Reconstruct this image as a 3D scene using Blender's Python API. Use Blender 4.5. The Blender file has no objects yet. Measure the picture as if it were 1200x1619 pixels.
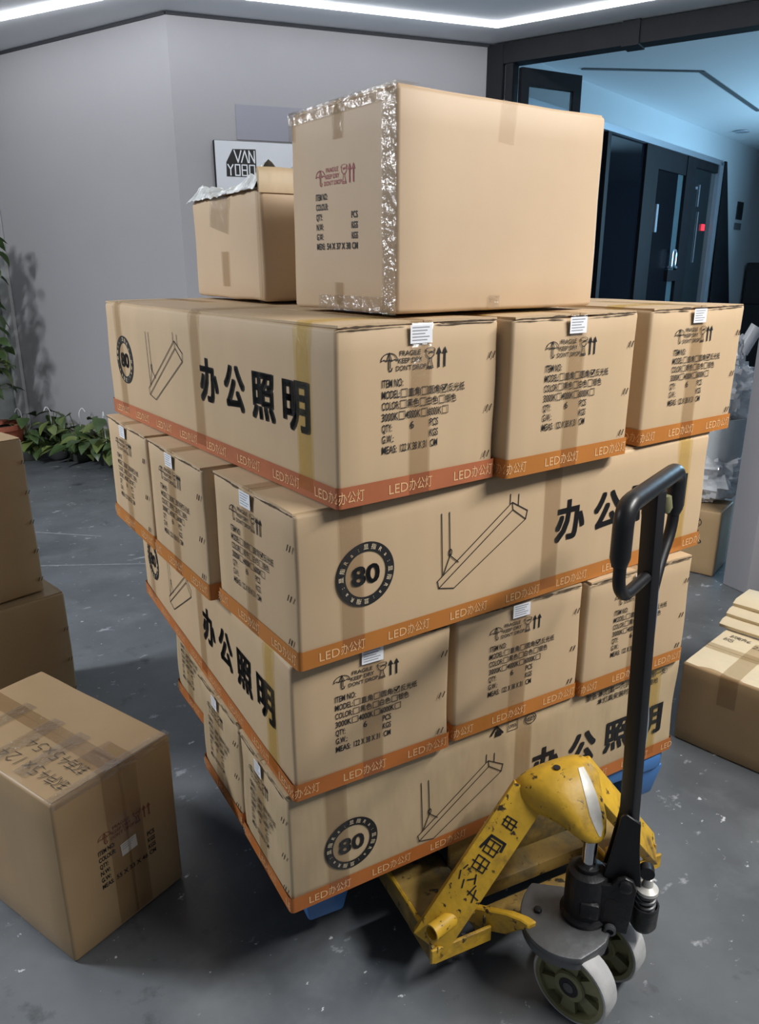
import bpy, bmesh, math, random
from mathutils import Vector, Matrix, noise

R = math.radians
rnd = random.Random(7)
scene = bpy.context.scene
COL = scene.collection

# ------------------------------------------------------------------ camera
def cam_matrix(loc, yaw, pitch, roll):
    cy, sy, cp, sp = math.cos(yaw), math.sin(yaw), math.cos(pitch), math.sin(pitch)
    f = Vector((cy * cp, sy * cp, sp)); r = Vector((sy, -cy, 0)); u = r.cross(f)
    cr, sr = math.cos(roll), math.sin(roll)
    r2 = r * cr + u * sr; u2 = -r * sr + u * cr
    m = Matrix((r2, u2, -f)).transposed().to_4x4(); m.translation = Vector(loc)
    return m
cd = bpy.data.cameras.new('camera'); cam = bpy.data.objects.new('camera', cd); COL.objects.link(cam)
cd.sensor_fit = 'HORIZONTAL'; cd.sensor_width = 36.0; cd.lens = 1202.96 / 1200 * 36
cd.clip_start = 0.05; cd.clip_end = 60
cam.matrix_world = cam_matrix((-0.5628, -1.1358, 1.5873), 1.0043, -0.3128, -0.0028)
scene.camera = cam

# ------------------------------------------------------------------ world, large lights, exposure
wd = bpy.data.worlds.new('world'); scene.world = wd; wd.use_nodes = True
wd.node_tree.nodes['Background'].inputs[0].default_value = (0.80, 0.87, 1.0, 1)
wd.node_tree.nodes['Background'].inputs[1].default_value = 0.14
def area(name, loc, target, size, size_y, power, color=(1, 1, 1)):
    l = bpy.data.lights.new(name, 'AREA'); l.shape = 'RECTANGLE'; l.size = size; l.size_y = size_y
    l.energy = power; l.color = color
    o = bpy.data.objects.new(name, l); COL.objects.link(o); o.location = loc
    o.rotation_euler = (Vector(target) - Vector(loc)).to_track_quat('-Z', 'Y').to_euler()
    return o
area('ceiling_line_lamp', (1.85, -1.6, 3.12), (1.35, -0.75, 0), 2.0, 0.14, 98, (1.0, 0.97, 0.93))
area('ceiling_line_lamp', (-2.5, 2.5, 3.12), (-1.3, 2.9, 0), 0.14, 1.3, 180, (0.93, 0.96, 1.0))
area('next_room_blue_fill', (9.2, 2.5, 2.0), (5.6, 3.9, 3.1), 1.6, 1.2, 115, (0.42, 0.74, 1.0))  # unseen bluish fill added to light the next room's ceiling and wall
vs = scene.view_settings
vs.view_transform = 'Standard'; vs.look = 'None'; vs.exposure = 0.55; vs.gamma = 1.0; vs.use_curve_mapping = False

# ------------------------------------------------------------------ materials
MATS = {}
def mat(name, base, rough=0.6, metal=0.0, var=0.0, vscale=4.0, bump=0.0, bscale=60.0, stretch=(1, 1, 1),
        alpha=1.0, spots=None, emit=None, spec=0.5, dirt=None):
    if name in MATS: return MATS[name]
    m = bpy.data.materials.new(name); m.use_nodes = True; MATS[name] = m
    nt = m.node_tree; b = nt.nodes['Principled BSDF']; N = nt.nodes.new; Lk = nt.links.new
    b.inputs['Roughness'].default_value = rough; b.inputs['Metallic'].default_value = metal
    b.inputs['Specular IOR Level'].default_value = spec
    b.inputs['Alpha'].default_value = alpha
    b.inputs['Base Color'].default_value = (*base, 1)
    if emit:
        b.inputs['Emission Color'].default_value = (*emit[0], 1); b.inputs['Emission Strength'].default_value = emit[1]
    if var or bump or spots or dirt:
        tc = N('ShaderNodeTexCoord'); mp = N('ShaderNodeMapping'); mp.inputs['Scale'].default_value = stretch
        Lk(tc.outputs['Object'], mp.inputs['Vector'])
        col = None
        if var:
            n = N('ShaderNodeTexNoise'); n.inputs['Scale'].default_value = vscale; n.inputs['Detail'].default_value = 6
            n.inputs['Roughness'].default_value = 0.6
            Lk(mp.outputs['Vector'], n.inputs['Vector'])
            cr = N('ShaderNodeValToRGB'); e = cr.color_ramp.elements
            e[0].position = 0.3; e[1].position = 0.7
            e[0].color = (*[c * (1 - var) for c in base], 1); e[1].color = (*[min(1, c * (1 + var)) for c in base], 1)
            Lk(n.outputs['Fac'], cr.inputs['Fac']); col = cr.outputs['Color']
        for sp in (spots or []) + ([dirt] if dirt else []):
            scol, sscale, lo, hi, sst = sp
            mp2 = N('ShaderNodeMapping'); mp2.inputs['Scale'].default_value = sst; Lk(tc.outputs['Object'], mp2.inputs['Vector'])
            mp2.inputs['Location'].default_value = (sscale * 1.3, sscale * 0.7, 3.1)
            n2 = N('ShaderNodeTexNoise'); n2.inputs['Scale'].default_value = sscale; n2.inputs['Detail'].default_value = 8
            n2.inputs['Roughness'].default_value = 0.62
            Lk(mp2.outputs['Vector'], n2.inputs['Vector'])
            r2 = N('ShaderNodeValToRGB'); r2.color_ramp.elements[0].position = lo; r2.color_ramp.elements[1].position = hi
            Lk(n2.outputs['Fac'], r2.inputs['Fac'])
            mx = N('ShaderNodeMix'); mx.data_type = 'RGBA'
            if col: Lk(col, mx.inputs[6])
            else: mx.inputs[6].default_value = (*base, 1)
            mx.inputs[7].default_value = (*scol, 1); Lk(r2.outputs['Color'], mx.inputs[0]); col = mx.outputs[2]
        if col: Lk(col, b.inputs['Base Color'])
        if bump:
            n3 = N('ShaderNodeTexNoise'); n3.inputs['Scale'].default_value = bscale; n3.inputs['Detail'].default_value = 2
            Lk(mp.outputs['Vector'], n3.inputs['Vector'])
            bp = N('ShaderNodeBump'); bp.inputs['Strength'].default_value = bump; bp.inputs['Distance'].default_value = 0.01
            Lk(n3.outputs['Fac'], bp.inputs['Height']); Lk(bp.outputs['Normal'], b.inputs['Normal'])
    return m

CARD = mat('carton_board', (0.53, 0.385, 0.235), 0.62, var=0.07, vscale=3.5, bump=0.55, bscale=6, stretch=(1, 1, 0.16))
CARD2 = mat('export_carton_board', (0.55, 0.405, 0.265), 0.55, var=0.05, vscale=2.5, bump=0.06, bscale=14)
CARD3 = mat('brown_carton_board', (0.37, 0.25, 0.13), 0.52, var=0.07, vscale=3, bump=0.08, bscale=14)
CARDW = mat('worn_carton_board', (0.49, 0.37, 0.225), 0.5, var=0.10, vscale=7, bump=0.35, bscale=12, stretch=(1.5, 1.5, 0.5))
CARDL = mat('light_board', (0.66, 0.55, 0.37), 0.6, var=0.06, vscale=5, bump=0.1, bscale=30)
EDGE = mat('torn_corrugated_edge', (0.07, 0.045, 0.025), 0.9, var=0.5, vscale=60)
LINER = mat('board_edge', (0.40, 0.29, 0.17), 0.8, var=0.2, vscale=80)
ORANGE = mat('orange_print', (0.45, 0.165, 0.030), 0.55, var=0.08, vscale=9)
ORANGER = mat('red_orange_print', (0.40, 0.125, 0.052), 0.55, var=0.10, vscale=9)
ORANGED = mat('burnt_orange_print', (0.43, 0.135, 0.028), 0.55, var=0.10, vscale=9)
CREAMINK = mat('cream_print', (0.72, 0.44, 0.22), 0.6)
INK = mat('black_ink', (0.012, 0.011, 0.012), 0.6)
REDINK = mat('red_ink', (0.36, 0.075, 0.09), 0.6)
BROWNINK = mat('faded_red_ink', (0.20, 0.06, 0.035), 0.6)
def tape_mat(name, tint, gloss, rough, bump, bscale, gcol=(0.9, 0.9, 0.9)):
    m = bpy.data.materials.new(name); m.use_nodes = True; nt = m.node_tree; nt.nodes.clear(); N = nt.nodes.new; Lk = nt.links.new
    out = N('ShaderNodeOutputMaterial'); mx = N('ShaderNodeMixShader'); tb = N('ShaderNodeBsdfTransparent'); gb = N('ShaderNodeBsdfGlossy'); db_ = N('ShaderNodeBsdfDiffuse'); m2 = N('ShaderNodeMixShader')
    tb.inputs[0].default_value = (*tint, 1); gb.inputs['Roughness'].default_value = rough; gb.inputs[0].default_value = (*gcol, 1); db_.inputs[0].default_value = (*gcol, 1)
    tc = N('ShaderNodeTexCoord'); n = N('ShaderNodeTexNoise'); n.inputs['Scale'].default_value = bscale; n.inputs['Detail'].default_value = 5; Lk(tc.outputs['Object'], n.inputs['Vector'])
    bp = N('ShaderNodeBump'); bp.inputs['Strength'].default_value = bump; bp.inputs['Distance'].default_value = 0.01; Lk(n.outputs['Fac'], bp.inputs['Height']); Lk(bp.outputs['Normal'], gb.inputs['Normal'])
    m2.inputs[0].default_value = 0.12; Lk(gb.outputs[0], m2.inputs[1]); Lk(db_.outputs[0], m2.inputs[2])
    mx.inputs[0].default_value = gloss; Lk(tb.outputs[0], mx.inputs[1]); Lk(m2.outputs[0], mx.inputs[2]); Lk(mx.outputs[0], out.inputs[0]); return m
TAPE = tape_mat('clear_brown_tape', (0.84, 0.80, 0.74), 0.06, 0.16, 0.3, 35)
TAPEY = tape_mat('yellowed_tape', (0.93, 0.87, 0.62), 0.07, 0.16, 0.3, 35)
TAPEW = tape_mat('shiny_clear_tape', (0.90, 0.88, 0.84), 0.17, 0.12, 1.0, 45)
PAPER = mat('white_label_paper', (0.82, 0.84, 0.88), 0.5)
PENCIL = mat('grey_print', (0.30, 0.31, 0.34), 0.6)
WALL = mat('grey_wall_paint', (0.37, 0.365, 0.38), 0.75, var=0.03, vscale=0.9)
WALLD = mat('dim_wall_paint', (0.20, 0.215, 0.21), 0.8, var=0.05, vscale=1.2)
PILLARM = mat('pillar_paint', (0.34, 0.335, 0.36), 0.6, var=0.04, vscale=2)
CEIL = mat('ceiling_paint', (0.80, 0.82, 0.86), 0.8, var=0.02, vscale=1)
GAPM = mat('shadow_gap_metal', (0.03, 0.032, 0.04), 0.6)
FLOOR = mat('worn_epoxy_floor', (0.110, 0.120, 0.130), 0.33, var=0.32, vscale=1.6, bump=0.05, bscale=14,
            spots=[((0.16, 0.175, 0.185), 3.2, 0.52, 0.75, (1, 1, 1)), ((0.045, 0.05, 0.055), 5.0, 0.60, 0.70, (1, 1, 1)),
                   ((0.34, 0.36, 0.38), 9.0, 0.63, 0.69, (1, 1.5, 1)), ((0.55, 0.57, 0.59), 24.0, 0.67, 0.70, (1, 1.3, 1))], spec=0.4)
BLACKF = mat('black_frame_metal', (0.010, 0.011, 0.014), 0.6, var=0.2, vscale=8, spec=0.2)
DGLASS = mat('dark_glass', (0.006, 0.008, 0.012), 0.06, spec=0.6)
BGLASS = mat('bluish_glass', (0.10, 0.15, 0.18), 0.05, alpha=0.35, spec=0.6)
SILVER = mat('brushed_aluminium', (0.55, 0.62, 0.70), 0.35, metal=0.7)
R2WALL = mat('next_room_wall', (0.46, 0.52, 0.56), 0.8, var=0.02, vscale=1)
LEDM = mat('led_strip', (1, 1, 1), 0.5, emit=((0.95, 0.97, 1.0), 11.0))
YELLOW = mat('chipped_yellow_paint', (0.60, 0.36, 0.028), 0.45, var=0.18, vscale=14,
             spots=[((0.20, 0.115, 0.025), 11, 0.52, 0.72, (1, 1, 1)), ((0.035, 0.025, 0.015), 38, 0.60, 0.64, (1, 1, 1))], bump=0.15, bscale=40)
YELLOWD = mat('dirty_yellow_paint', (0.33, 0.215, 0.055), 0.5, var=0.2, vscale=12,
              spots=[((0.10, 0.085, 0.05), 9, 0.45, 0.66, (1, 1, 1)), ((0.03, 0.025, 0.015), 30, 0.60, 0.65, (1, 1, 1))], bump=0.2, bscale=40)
BARE = mat('bare_worn_metal', (0.55, 0.54, 0.50), 0.4, metal=0.15, var=0.15, vscale=25)
CAST = mat('black_cast_iron', (0.016, 0.016, 0.018), 0.40, metal=0.25, var=0.3, vscale=18, bump=0.25, bscale=45)
STEELG = mat('grey_steel_plate', (0.11, 0.115, 0.12), 0.42, metal=0.4, var=0.2, vscale=15, bump=0.1, bscale=50)
BLACKP = mat('black_handle_paint', (0.006, 0.006, 0.008), 0.45)
RUBBER = mat('black_rubber_grip', (0.012, 0.012, 0.014), 0.38, bump=0.05, bscale=40)
CHROME = mat('chrome_piston', (0.62, 0.62, 0.65), 0.08, metal=1.0)
NYLON = mat('olive_nylon', (0.20, 0.195, 0.10), 0.5, var=0.18, vscale=20)
TREAD = mat('pale_grey_tread', (0.42, 0.42, 0.42), 0.55, var=0.15, vscale=22)
BLUE = mat('blue_plastic', (0.055, 0.17, 0.42), 0.45, var=0.08, vscale=8)
LEAF = mat('pothos_leaf', (0.055, 0.095, 0.032), 0.4, var=0.45, vscale=6)
LEAFY = mat('yellow_green_leaf', (0.14, 0.18, 0.055), 0.4, var=0.35, vscale=6)
STEMM = mat('plant_stem', (0.10, 0.13, 0.04), 0.6)
POTW = mat('grey_plastic_pot', (0.36, 0.38, 0.39), 0.5)
POTD = mat('dark_plastic_pot', (0.06, 0.065, 0.06), 0.5)
TERRA = mat('terracotta', (0.28, 0.075, 0.04), 0.6, var=0.15, vscale=12)
SOIL = mat('potting_soil', (0.03, 0.02, 0.012), 0.95, var=0.4, vscale=40)
WHITEP = mat('white_plastic', (0.75, 0.77, 0.80), 0.35)
FILM = mat('crumpled_white_film', (0.74, 0.76, 0.79), 0.16, alpha=0.85, var=0.25, vscale=9, bump=0.9, bscale=14, spec=0.9)
POLE = mat('coir_pole', (0.05, 0.035, 0.02), 0.9, var=0.4, vscale=30)

# ------------------------------------------------------------------ object helpers
def empty(name, loc=(0, 0, 0), rz=0.0, label=None, cat=None, group=None):
    o = bpy.data.objects.new(name, None); COL.objects.link(o); o.empty_display_size = 0.1
    o.location = loc; o.rotation_euler = (0, 0, rz)
    return tag(o, label, cat, group)
def tag(o, label=None, cat=None, group=None, kind=None):
    if label: o['label'] = label
    if cat: o['category'] = cat
    if group: o['group'] = group
    if kind: o['kind'] = kind
    return o
def link_mesh(name, me, m, parent=None, smooth=35):
    me.materials.clear()
    for k in (m if isinstance(m, (list, tuple)) else [m]): me.materials.append(k)
    if smooth:
        me.polygons.foreach_set('use_smooth', [True] * len(me.polygons)); me.set_sharp_from_angle(angle=R(smooth))
    o = bpy.data.objects.new(name, me); COL.objects.link(o); o.parent = parent
    return o
def copy_tree(o, parent=None):
    c = o.copy(); COL.objects.link(c); c.parent = parent
    for ch in list(o.children): copy_tree(ch, c)
    return c

class G:
    """collects shapes into one mesh"""
    def __init__(s): s.bm = bmesh.new(); s.mi = 0
    def _fin(s, vs, mtx):
        if mtx is not None:
            for v in vs: v.co = mtx @ v.co
    def poly(s, pts, faces, mtx=None):
        vs = [s.bm.verts.new(p) for p in pts]
        for f in faces:
            try:
                q = s.bm.faces.new([vs[i] for i in f]); q.material_index = s.mi
            except ValueError: pass
        s._fin(vs, mtx); return s
    def box(s, c, size, mtx=None):
        x, y, z = [k / 2 for k in size]
        p = [(c[0] + i * x, c[1] + j * y, c[2] + k * z) for k in (-1, 1) for j in (-1, 1) for i in (-1, 1)]
        return s.poly(p, [(0, 2, 3, 1), (4, 5, 7, 6), (0, 1, 5, 4), (2, 6, 7, 3), (0, 4, 6, 2), (1, 3, 7, 5)], mtx)
    def box2(s, a, b, mtx=None):
        return s.box([(a[i] + b[i]) / 2 for i in range(3)], [b[i] - a[i] for i in range(3)], mtx)
    def prism(s, pts2, h0, h1, mtx=None):
        n = len(pts2); p = [(x, y, h0) for x, y in pts2] + [(x, y, h1) for x, y in pts2]
        f = [tuple(range(n - 1, -1, -1)), tuple(range(n, 2 * n))] + [(i, (i + 1) % n, n + (i + 1) % n, n + i) for i in range(n)]
        return s.poly(p, f, mtx)
    def loft(s, rings, mtx=None, caps=True):
        n = len(rings[0]); p = [q for r in rings for q in r]; f = []
        for k in range(len(rings) - 1):
            for i in range(n):
                f.append((k * n + i, k * n + (i + 1) % n, (k + 1) * n + (i + 1) % n, (k + 1) * n + i))
        if caps:
            f.append(tuple(range(n - 1, -1, -1))); f.append(tuple((len(rings) - 1) * n + i for i in range(n)))
        return s.poly(p, f, mtx)
    def lathe(s, prof, n=24, mtx=None, caps=True):
        return s.loft([[(r * math.cos(2 * math.pi * i / n), r * math.sin(2 * math.pi * i / n), z) for i in range(n)] for r, z in prof], mtx, caps)
    def tube(s, pts, r, n=12, mtx=None):
        pts = [Vector(p) for p in pts]; rr = r if isinstance(r, (list, tuple)) else [r] * len(pts)
        rings = []; up = None
        for i, p in enumerate(pts):
            t = (pts[min(i + 1, len(pts) - 1)] - pts[max(i - 1, 0)]).normalized()
            if up is None: up = t.orthogonal().normalized()
            up = (up - t * up.dot(t)).normalized(); w = t.cross(up)
            rings.append([tuple(p + (up * math.cos(2 * math.pi * k / n) + w * math.sin(2 * math.pi * k / n)) * rr[i]) for k in range(n)])
        return s.loft(rings, mtx)
    def bar(s, a, b, w, h, up=(0, 0, 1), mtx=None):
        a, b = Vector(a), Vector(b); t = (b - a).normalized(); u = Vector(up); u = (u - t * u.dot(t)).normalized(); v = t.cross(u)
        ring = lambda p: [tuple(p + v * i * w / 2 + u * j * h / 2) for i, j in ((-1, -1), (1, -1), (1, 1), (-1, 1))]
        return s.loft([ring(a), ring(b)], mtx)
    def bevel(s, off, seg=2, ang=30):
        bmesh.ops.recalc_face_normals(s.bm, faces=s.bm.faces)
        ed = [e for e in s.bm.edges if len(e.link_faces) == 2 and e.calc_face_angle(0) > R(ang)]
        bmesh.ops.bevel(s.bm, geom=ed, offset=off, offset_type='OFFSET', segments=seg, profile=0.5, affect='EDGES', clamp_overlap=True)
        return s
    def mesh(s, name):
        bmesh.ops.recalc_face_normals(s.bm, faces=s.bm.faces)
        me = bpy.data.meshes.new(name); s.bm.to_mesh(me); s.bm.free(); return me
    def build(s, name, m, parent=None, smooth=35): return link_mesh(name, s.mesh(name), m, parent, smooth)

def round_path(pts, rad, n=6):
    pts = [Vector(p) for p in pts]; out = [pts[0]]
    for i in range(1, len(pts) - 1):
        a, b, c = pts[i - 1], pts[i], pts[i + 1]; d1 = (a - b); d2 = (c - b)
        r = min(rad, d1.length * 0.49, d2.length * 0.49); p = b + d1.normalized() * r; q = b + d2.normalized() * r
        for k in range(n + 1):
            t = k / n; out.append(p * (1 - t) ** 2 + b * 2 * t * (1 - t) + q * t * t)
    out.append(pts[-1]); return out

# ------------------------------------------------------------------ flat print
_TC = {}
def text_mesh(s, bold):
    k = (s, bold)
    if k not in _TC:
        c = bpy.data.curves.new('glyphs', 'FONT'); c.body = s; c.resolution_u = 3; c.offset = bold
        o = bpy.data.objects.new('glyphs', c); COL.objects.link(o); bpy.context.view_layer.update()
        me = o.to_mesh(); v = [(p.co.x, p.co.y) for p in me.vertices]; f = [tuple(p.vertices) for p in me.polygons]
        o.to_mesh_clear(); bpy.data.objects.remove(o); bpy.data.curves.remove(c)
        _TC[k] = (v, f)
    return _TC[k]
class Flat:
    def __init__(s): s.v = []; s.f = []
    def add(s, v, f):
        n = len(s.v); s.v += v; s.f += [tuple(i + n for i in q) for q in f]; return s
    def text(s, t, u, v, h, w=None, bold=0.0, rot=0.0, center=False):
        vs, fs = text_mesh(t, bold)
        x0 = min(p[0] for p in vs); x1 = max(p[0] for p in vs); sy = h / 0.715; sx = (w / (x1 - x0)) if w else sy
        cx = (x0 + x1) / 2 if center else x0; y0 = 0.36 if center else 0.0
        c, sn = math.cos(rot), math.sin(rot); out = []
        for x, y in vs:
            a, b = (x - cx) * sx, (y - y0) * sy; out.append((u + a * c - b * sn, v + a * sn + b * c))
        return s.add(out, fs)
    def heavy(s, t, u, v, h, w, d):
        for a, b in ((0, 0), (d, d), (-d, d), (d, -d), (-d, -d), (d, 0), (-d, 0), (0, d), (0, -d)): s.text(t, u + a * h, v + b * h, h, w, 0.0, center=True)
        return s
    def line(s, pts, w):
        for (a, b), (c, d) in zip(pts[:-1], pts[1:]):
            L = math.hypot(c - a, d - b) or 1e-6; nx, ny = -(d - b) / L * w / 2, (c - a) / L * w / 2; ex, ey = (c - a) / L * w * .35, (d - b) / L * w * .35
            s.add([(a - ex + nx, b - ey + ny), (a - ex - nx, b - ey - ny), (c + ex - nx, d + ey - ny), (c + ex + nx, d + ey + ny)], [(0, 1, 2, 3)])
        return s
    def ring(s, cx, cy, r0, r1, n=48, sy=1.0):
        v = []; 
        for i in range(n):
            a = 2 * math.pi * i / n; v += [(cx + r0 * math.cos(a), cy + sy * r0 * math.sin(a)), (cx + r1 * math.cos(a), cy + sy * r1 * math.sin(a))]
        return s.add(v, [(2 * i, 2 * i + 1, 2 * ((i + 1) % n) + 1, 2 * ((i + 1) % n)) for i in range(n)])
    def quad(s, u0, v0, u1, v1): return s.add([(u0, v0), (u1, v0), (u1, v1), (u0, v1)], [(0, 1, 2, 3)])
    def poly(s, pts): return s.add(list(pts), [tuple(range(len(pts)))])
    def build(s, name, m, parent, o, ud, vd, off=0.0008, cut=None):
        o, ud, vd = Vector(o), Vector(ud), Vector(vd); n = ud.cross(vd).normalized()
        me = bpy.data.meshes.new(name)
        me.from_pydata([tuple(o + ud * a + vd * b + n * off) for a, b in s.v], [], s.f)
        return link_mesh(name, me, m, parent, 0)

def symbols(F, s=1.0, u0=0.0, v0=0.0):
    """umbrella, three lines of handling words, glass and two arrows; 0..0.158 wide, 0..0.036 high"""
    T = lambda pts: [(u0 + a * s, v0 + b * s) for a, b in pts]
    lw = 0.0016 * s
    dome = [(0.018 + 0.018 * math.cos(t), 0.018 + 0.013 * math.sin(t)) for t in [math.pi * k / 10 for k in range(11)]]
    F.line(T(dome), lw); F.line(T([(0.0, 0.018), (0.006, 0.0205), (0.012, 0.018), (0.018, 0.0205), (0.024, 0.018), (0.030, 0.0205), (0.036, 0.018)]), lw)
    F.line(T([(0.018, 0.031), (0.012, 0.018)]), lw); F.line(T([(0.018, 0.031), (0.024, 0.018)]), lw); F.line(T([(0.018, 0.032), (0.018, 0.018)]), lw)
    F.line(T([(0.0165, 0.018), (0.0165, 0.005), (0.0185, 0.001), (0.0225, 0.001), (0.0245, 0.006)]), lw * 1.2)
    F.line(T([(0.0205, 0.018), (0.0205, 0.006)]), lw)
    F.text('FRAGILE', u0 + 0.041 * s, v0 + 0.0255 * s, 0.0085 * s, 0.047 * s, 0.012)
    F.text('KEEP DRY', u0 + 0.038 * s, v0 + 0.013 * s, 0.0085 * s, 0.054 * s, 0.012)
    F.text("DON'T DROP", u0 + 0.033 * s, v0 + 0.0005 * s, 0.0085 * s, 0.068 * s, 0.012)
    F.ring(u0 + 0.1105 * s, v0 + 0.032 * s, 0.0095 * s, 0.0115 * s, 24, 0.33)
    F.line(T([(0.0995, 0.031), (0.102, 0.022), (0.1075, 0.0175), (0.1075, 0.012), (0.1035, 0.0), (0.1175, 0.0), (0.1135, 0.012), (0.1135, 0.0175), (0.119, 0.022), (0.1215, 0.031)]), lw)
    F.line(T([(0.1075, 0.0175), (0.1135, 0.0175)]), lw); F.line(T([(0.105, 0.003), (0.116, 0.003)]), lw); F.line(T([(0.108, 0.026), (0.112, 0.0285), (0.117, 0.027)]), lw * 1.4)
    for a in (0.131, 0.145):
        F.quad(u0 + (a - 0.002) * s, v0, u0 + (a + 0.002) * s, v0 + 0.026 * s)
        F.poly(T([(a - 0.0062, 0.024), (a + 0.0062, 0.024), (a, 0.036)]))

def boxmark(F, u, v, h, tick=False):
    w = 0.0012; F.line([(u, v), (u + h, v), (u + h, v + h), (u, v + h), (u, v)], w)
    if tick: F.line([(u + h * .15, v + h * .7), (u + h * .45, v + h * .3), (u + h * .95, v + h * 1.0)], w * 2.2)

def end_print():
    F = Flat(); symbols(F, 1.0, 0.094, 0.2285)
    h = 0.0135; r = [0.2025 - 0.0193 * i for i in range(7)]; B = 0.014
    F.text('ITEM NO:', 0.096, r[0], h, 0.047, B)
    F.text('MODEL:', 0.096, r[1], h, 0.040, B); boxmark(F, 0.139, r[1], 0.0135); F.text('直角', 0.1555, r[1] + .001, h * .85, 0.027, .008)
    boxmark(F, 0.186, r[1], 0.0135); F.text('圆角', 0.2025, r[1] + .001, h * .85, 0.027, .008); boxmark(F, 0.233, r[1], 0.0135, True); F.text('反光纸', 0.250, r[1] + .001, h * .85, 0.040, .008)
    F.text('COLOR:', 0.096, r[2], h, 0.039, B); boxmark(F, 0.137, r[2], 0.0135); F.text('黑色', 0.153, r[2] + .001, h * .85, 0.027, .008)
    boxmark(F, 0.183, r[2], 0.0135); F.text('白色', 0.199, r[2] + .001, h * .85, 0.026, .008); boxmark(F, 0.228, r[2], 0.0135); F.text('银色', 0.244, r[2] + .001, h * .85, 0.026, .008)
    F.text('3000K', 0.096, r[3], h, 0.036, B); boxmark(F, 0.134, r[3], 0.0135); F.text('4000K', 0.1495, r[3], h, 0.034, B); boxmark(F, 0.186, r[3], 0.0135)
    F.text('6000K', 0.2015, r[3], h, 0.032, B); boxmark(F, 0.236, r[3], 0.0135)
    F.text('QTY:', 0.096, r[4], h, 0.022, B); F.text('6', 0.160, r[4], h, None, B); F.text('PCS', 0.206, r[4], h, 0.020, B)
    F.text('G.W.:', 0.096, r[5], h, 0.026, B); F.text('KGS', 0.206, r[5], h, 0.020, B)
    F.text('MEAS:', 0.096, r[6], h, 0.033, B); F.text('122 X 38 X 31', 0.137, r[6], h, 0.062, B); F.text('CM', 0.208, r[6], h, 0.017, B)
    return F
def side_print(dv=0.0, extra=False):
    out = []; F = Flat(); cx, cy = 0.149, 0.165 + dv
    F.ring(cx, cy, 0.046, 0.065, 64); F.heavy('80', cx, cy, 0.038, 0.060, 0.035)
    out.append(('badge_print', F)); F = Flat(); w = 0.0022
    q = lambda *p: F.line([(a, b + dv) for a, b in p], w)
    q((0.329, 0.252), (0.335, 0.118)); q((0.349, 0.252), (0.353, 0.172)); F.ring(0.354, 0.165 + dv, 0.003, 0.005, 16, 1.6)
    q((0.353, 0.157), (0.338, 0.121)); q((0.355, 0.157), (0.376, 0.139)); q((0.353, 0.172), (0.353, 0.158))
    q((0.322, 0.108), (0.520, 0.243), (0.566, 0.217), (0.562, 0.198), (0.366, 0.083), (0.326, 0.092), (0.322, 0.108)); q((0.326, 0.092), (0.523, 0.226), (0.562, 0.198)); q((0.523, 0.226), (0.520, 0.243))
    q((0.514, 0.262), (0.514, 0.241)); q((0.538, 0.258), (0.538, 0.234))
    out.append(('lamp_drawing', F))
    for k, ch in enumerate('办公照明'): out.append(('large_character', Flat().heavy(ch, 0.705 + 0.1265 * k, 0.168 + dv, 0.072, 0.089, 0.040)))
    if extra:
        F = Flat(); out.append(('warning_print', F)); F.text('警告:本灯具一条火线开关控制一支!', 0.83, 0.268, 0.014, 0.30, 0.012); F.text('本灯具安装时必须可靠接地', 0.872, 0.246, 0.014, 0.225, 0.012)
        F = Flat(); out.append(('handling_mark', F)); F.line([(0.525, 0.270), (0.541, 0.290), (0.560, 0.268)], 0.005); F.poly([(0.536, 0.262), (0.556, 0.262), (0.556, 0.276), (0.541, 0.281)])
        F = Flat(); out.append(('handling_mark', F)); F.line([(0.575, 0.265), (0.605, 0.265), (0.605, 0.291), (0.575, 0.291), (0.575, 0.265)], 0.0016); F.text('OPEN', 0.5775, 0.272, 0.010, 0.025, 0.01)
        F = Flat(); out.append(('handling_mark', F)); F.ring(0.645, 0.279, 0.016, 0.0185, 24, 0.8); F.text('REZY', 0.6275, 0.274, 0.010, 0.035, 0.02)
    return out
def ring_text(dv=0.0):
    F = Flat(); n = 0
    s = '显指Ra:' * 4; step = 2 * math.pi / len(s)
    for i, ch in enumerate(s):
        a = math.pi / 2 - i * step
        F.text(ch, 0.149 + 0.0555 * math.cos(a), 0.165 + dv + 0.0555 * math.sin(a), 0.0085, None, 0.006, rot=a - math.pi / 2, center=True)
    return F
def band_text(L, off):
    u = off
    while u < L - 0.01:
        F = Flat(); F.text('LED', u, 0.0115, 0.0185, 0.044, 0.0); F.text('办公灯', u + 0.047, 0.0125, 0.0175, 0.055, 0.0); u += 0.1575
        F.f = [q for q in F.f if any(0.001 < F.v[i][0] < L - 0.001 for i in q)]
        F.v = [(min(max(a, 0.001), L - 0.001), b) for a, b in F.v]
        if F.f: yield F

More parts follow.
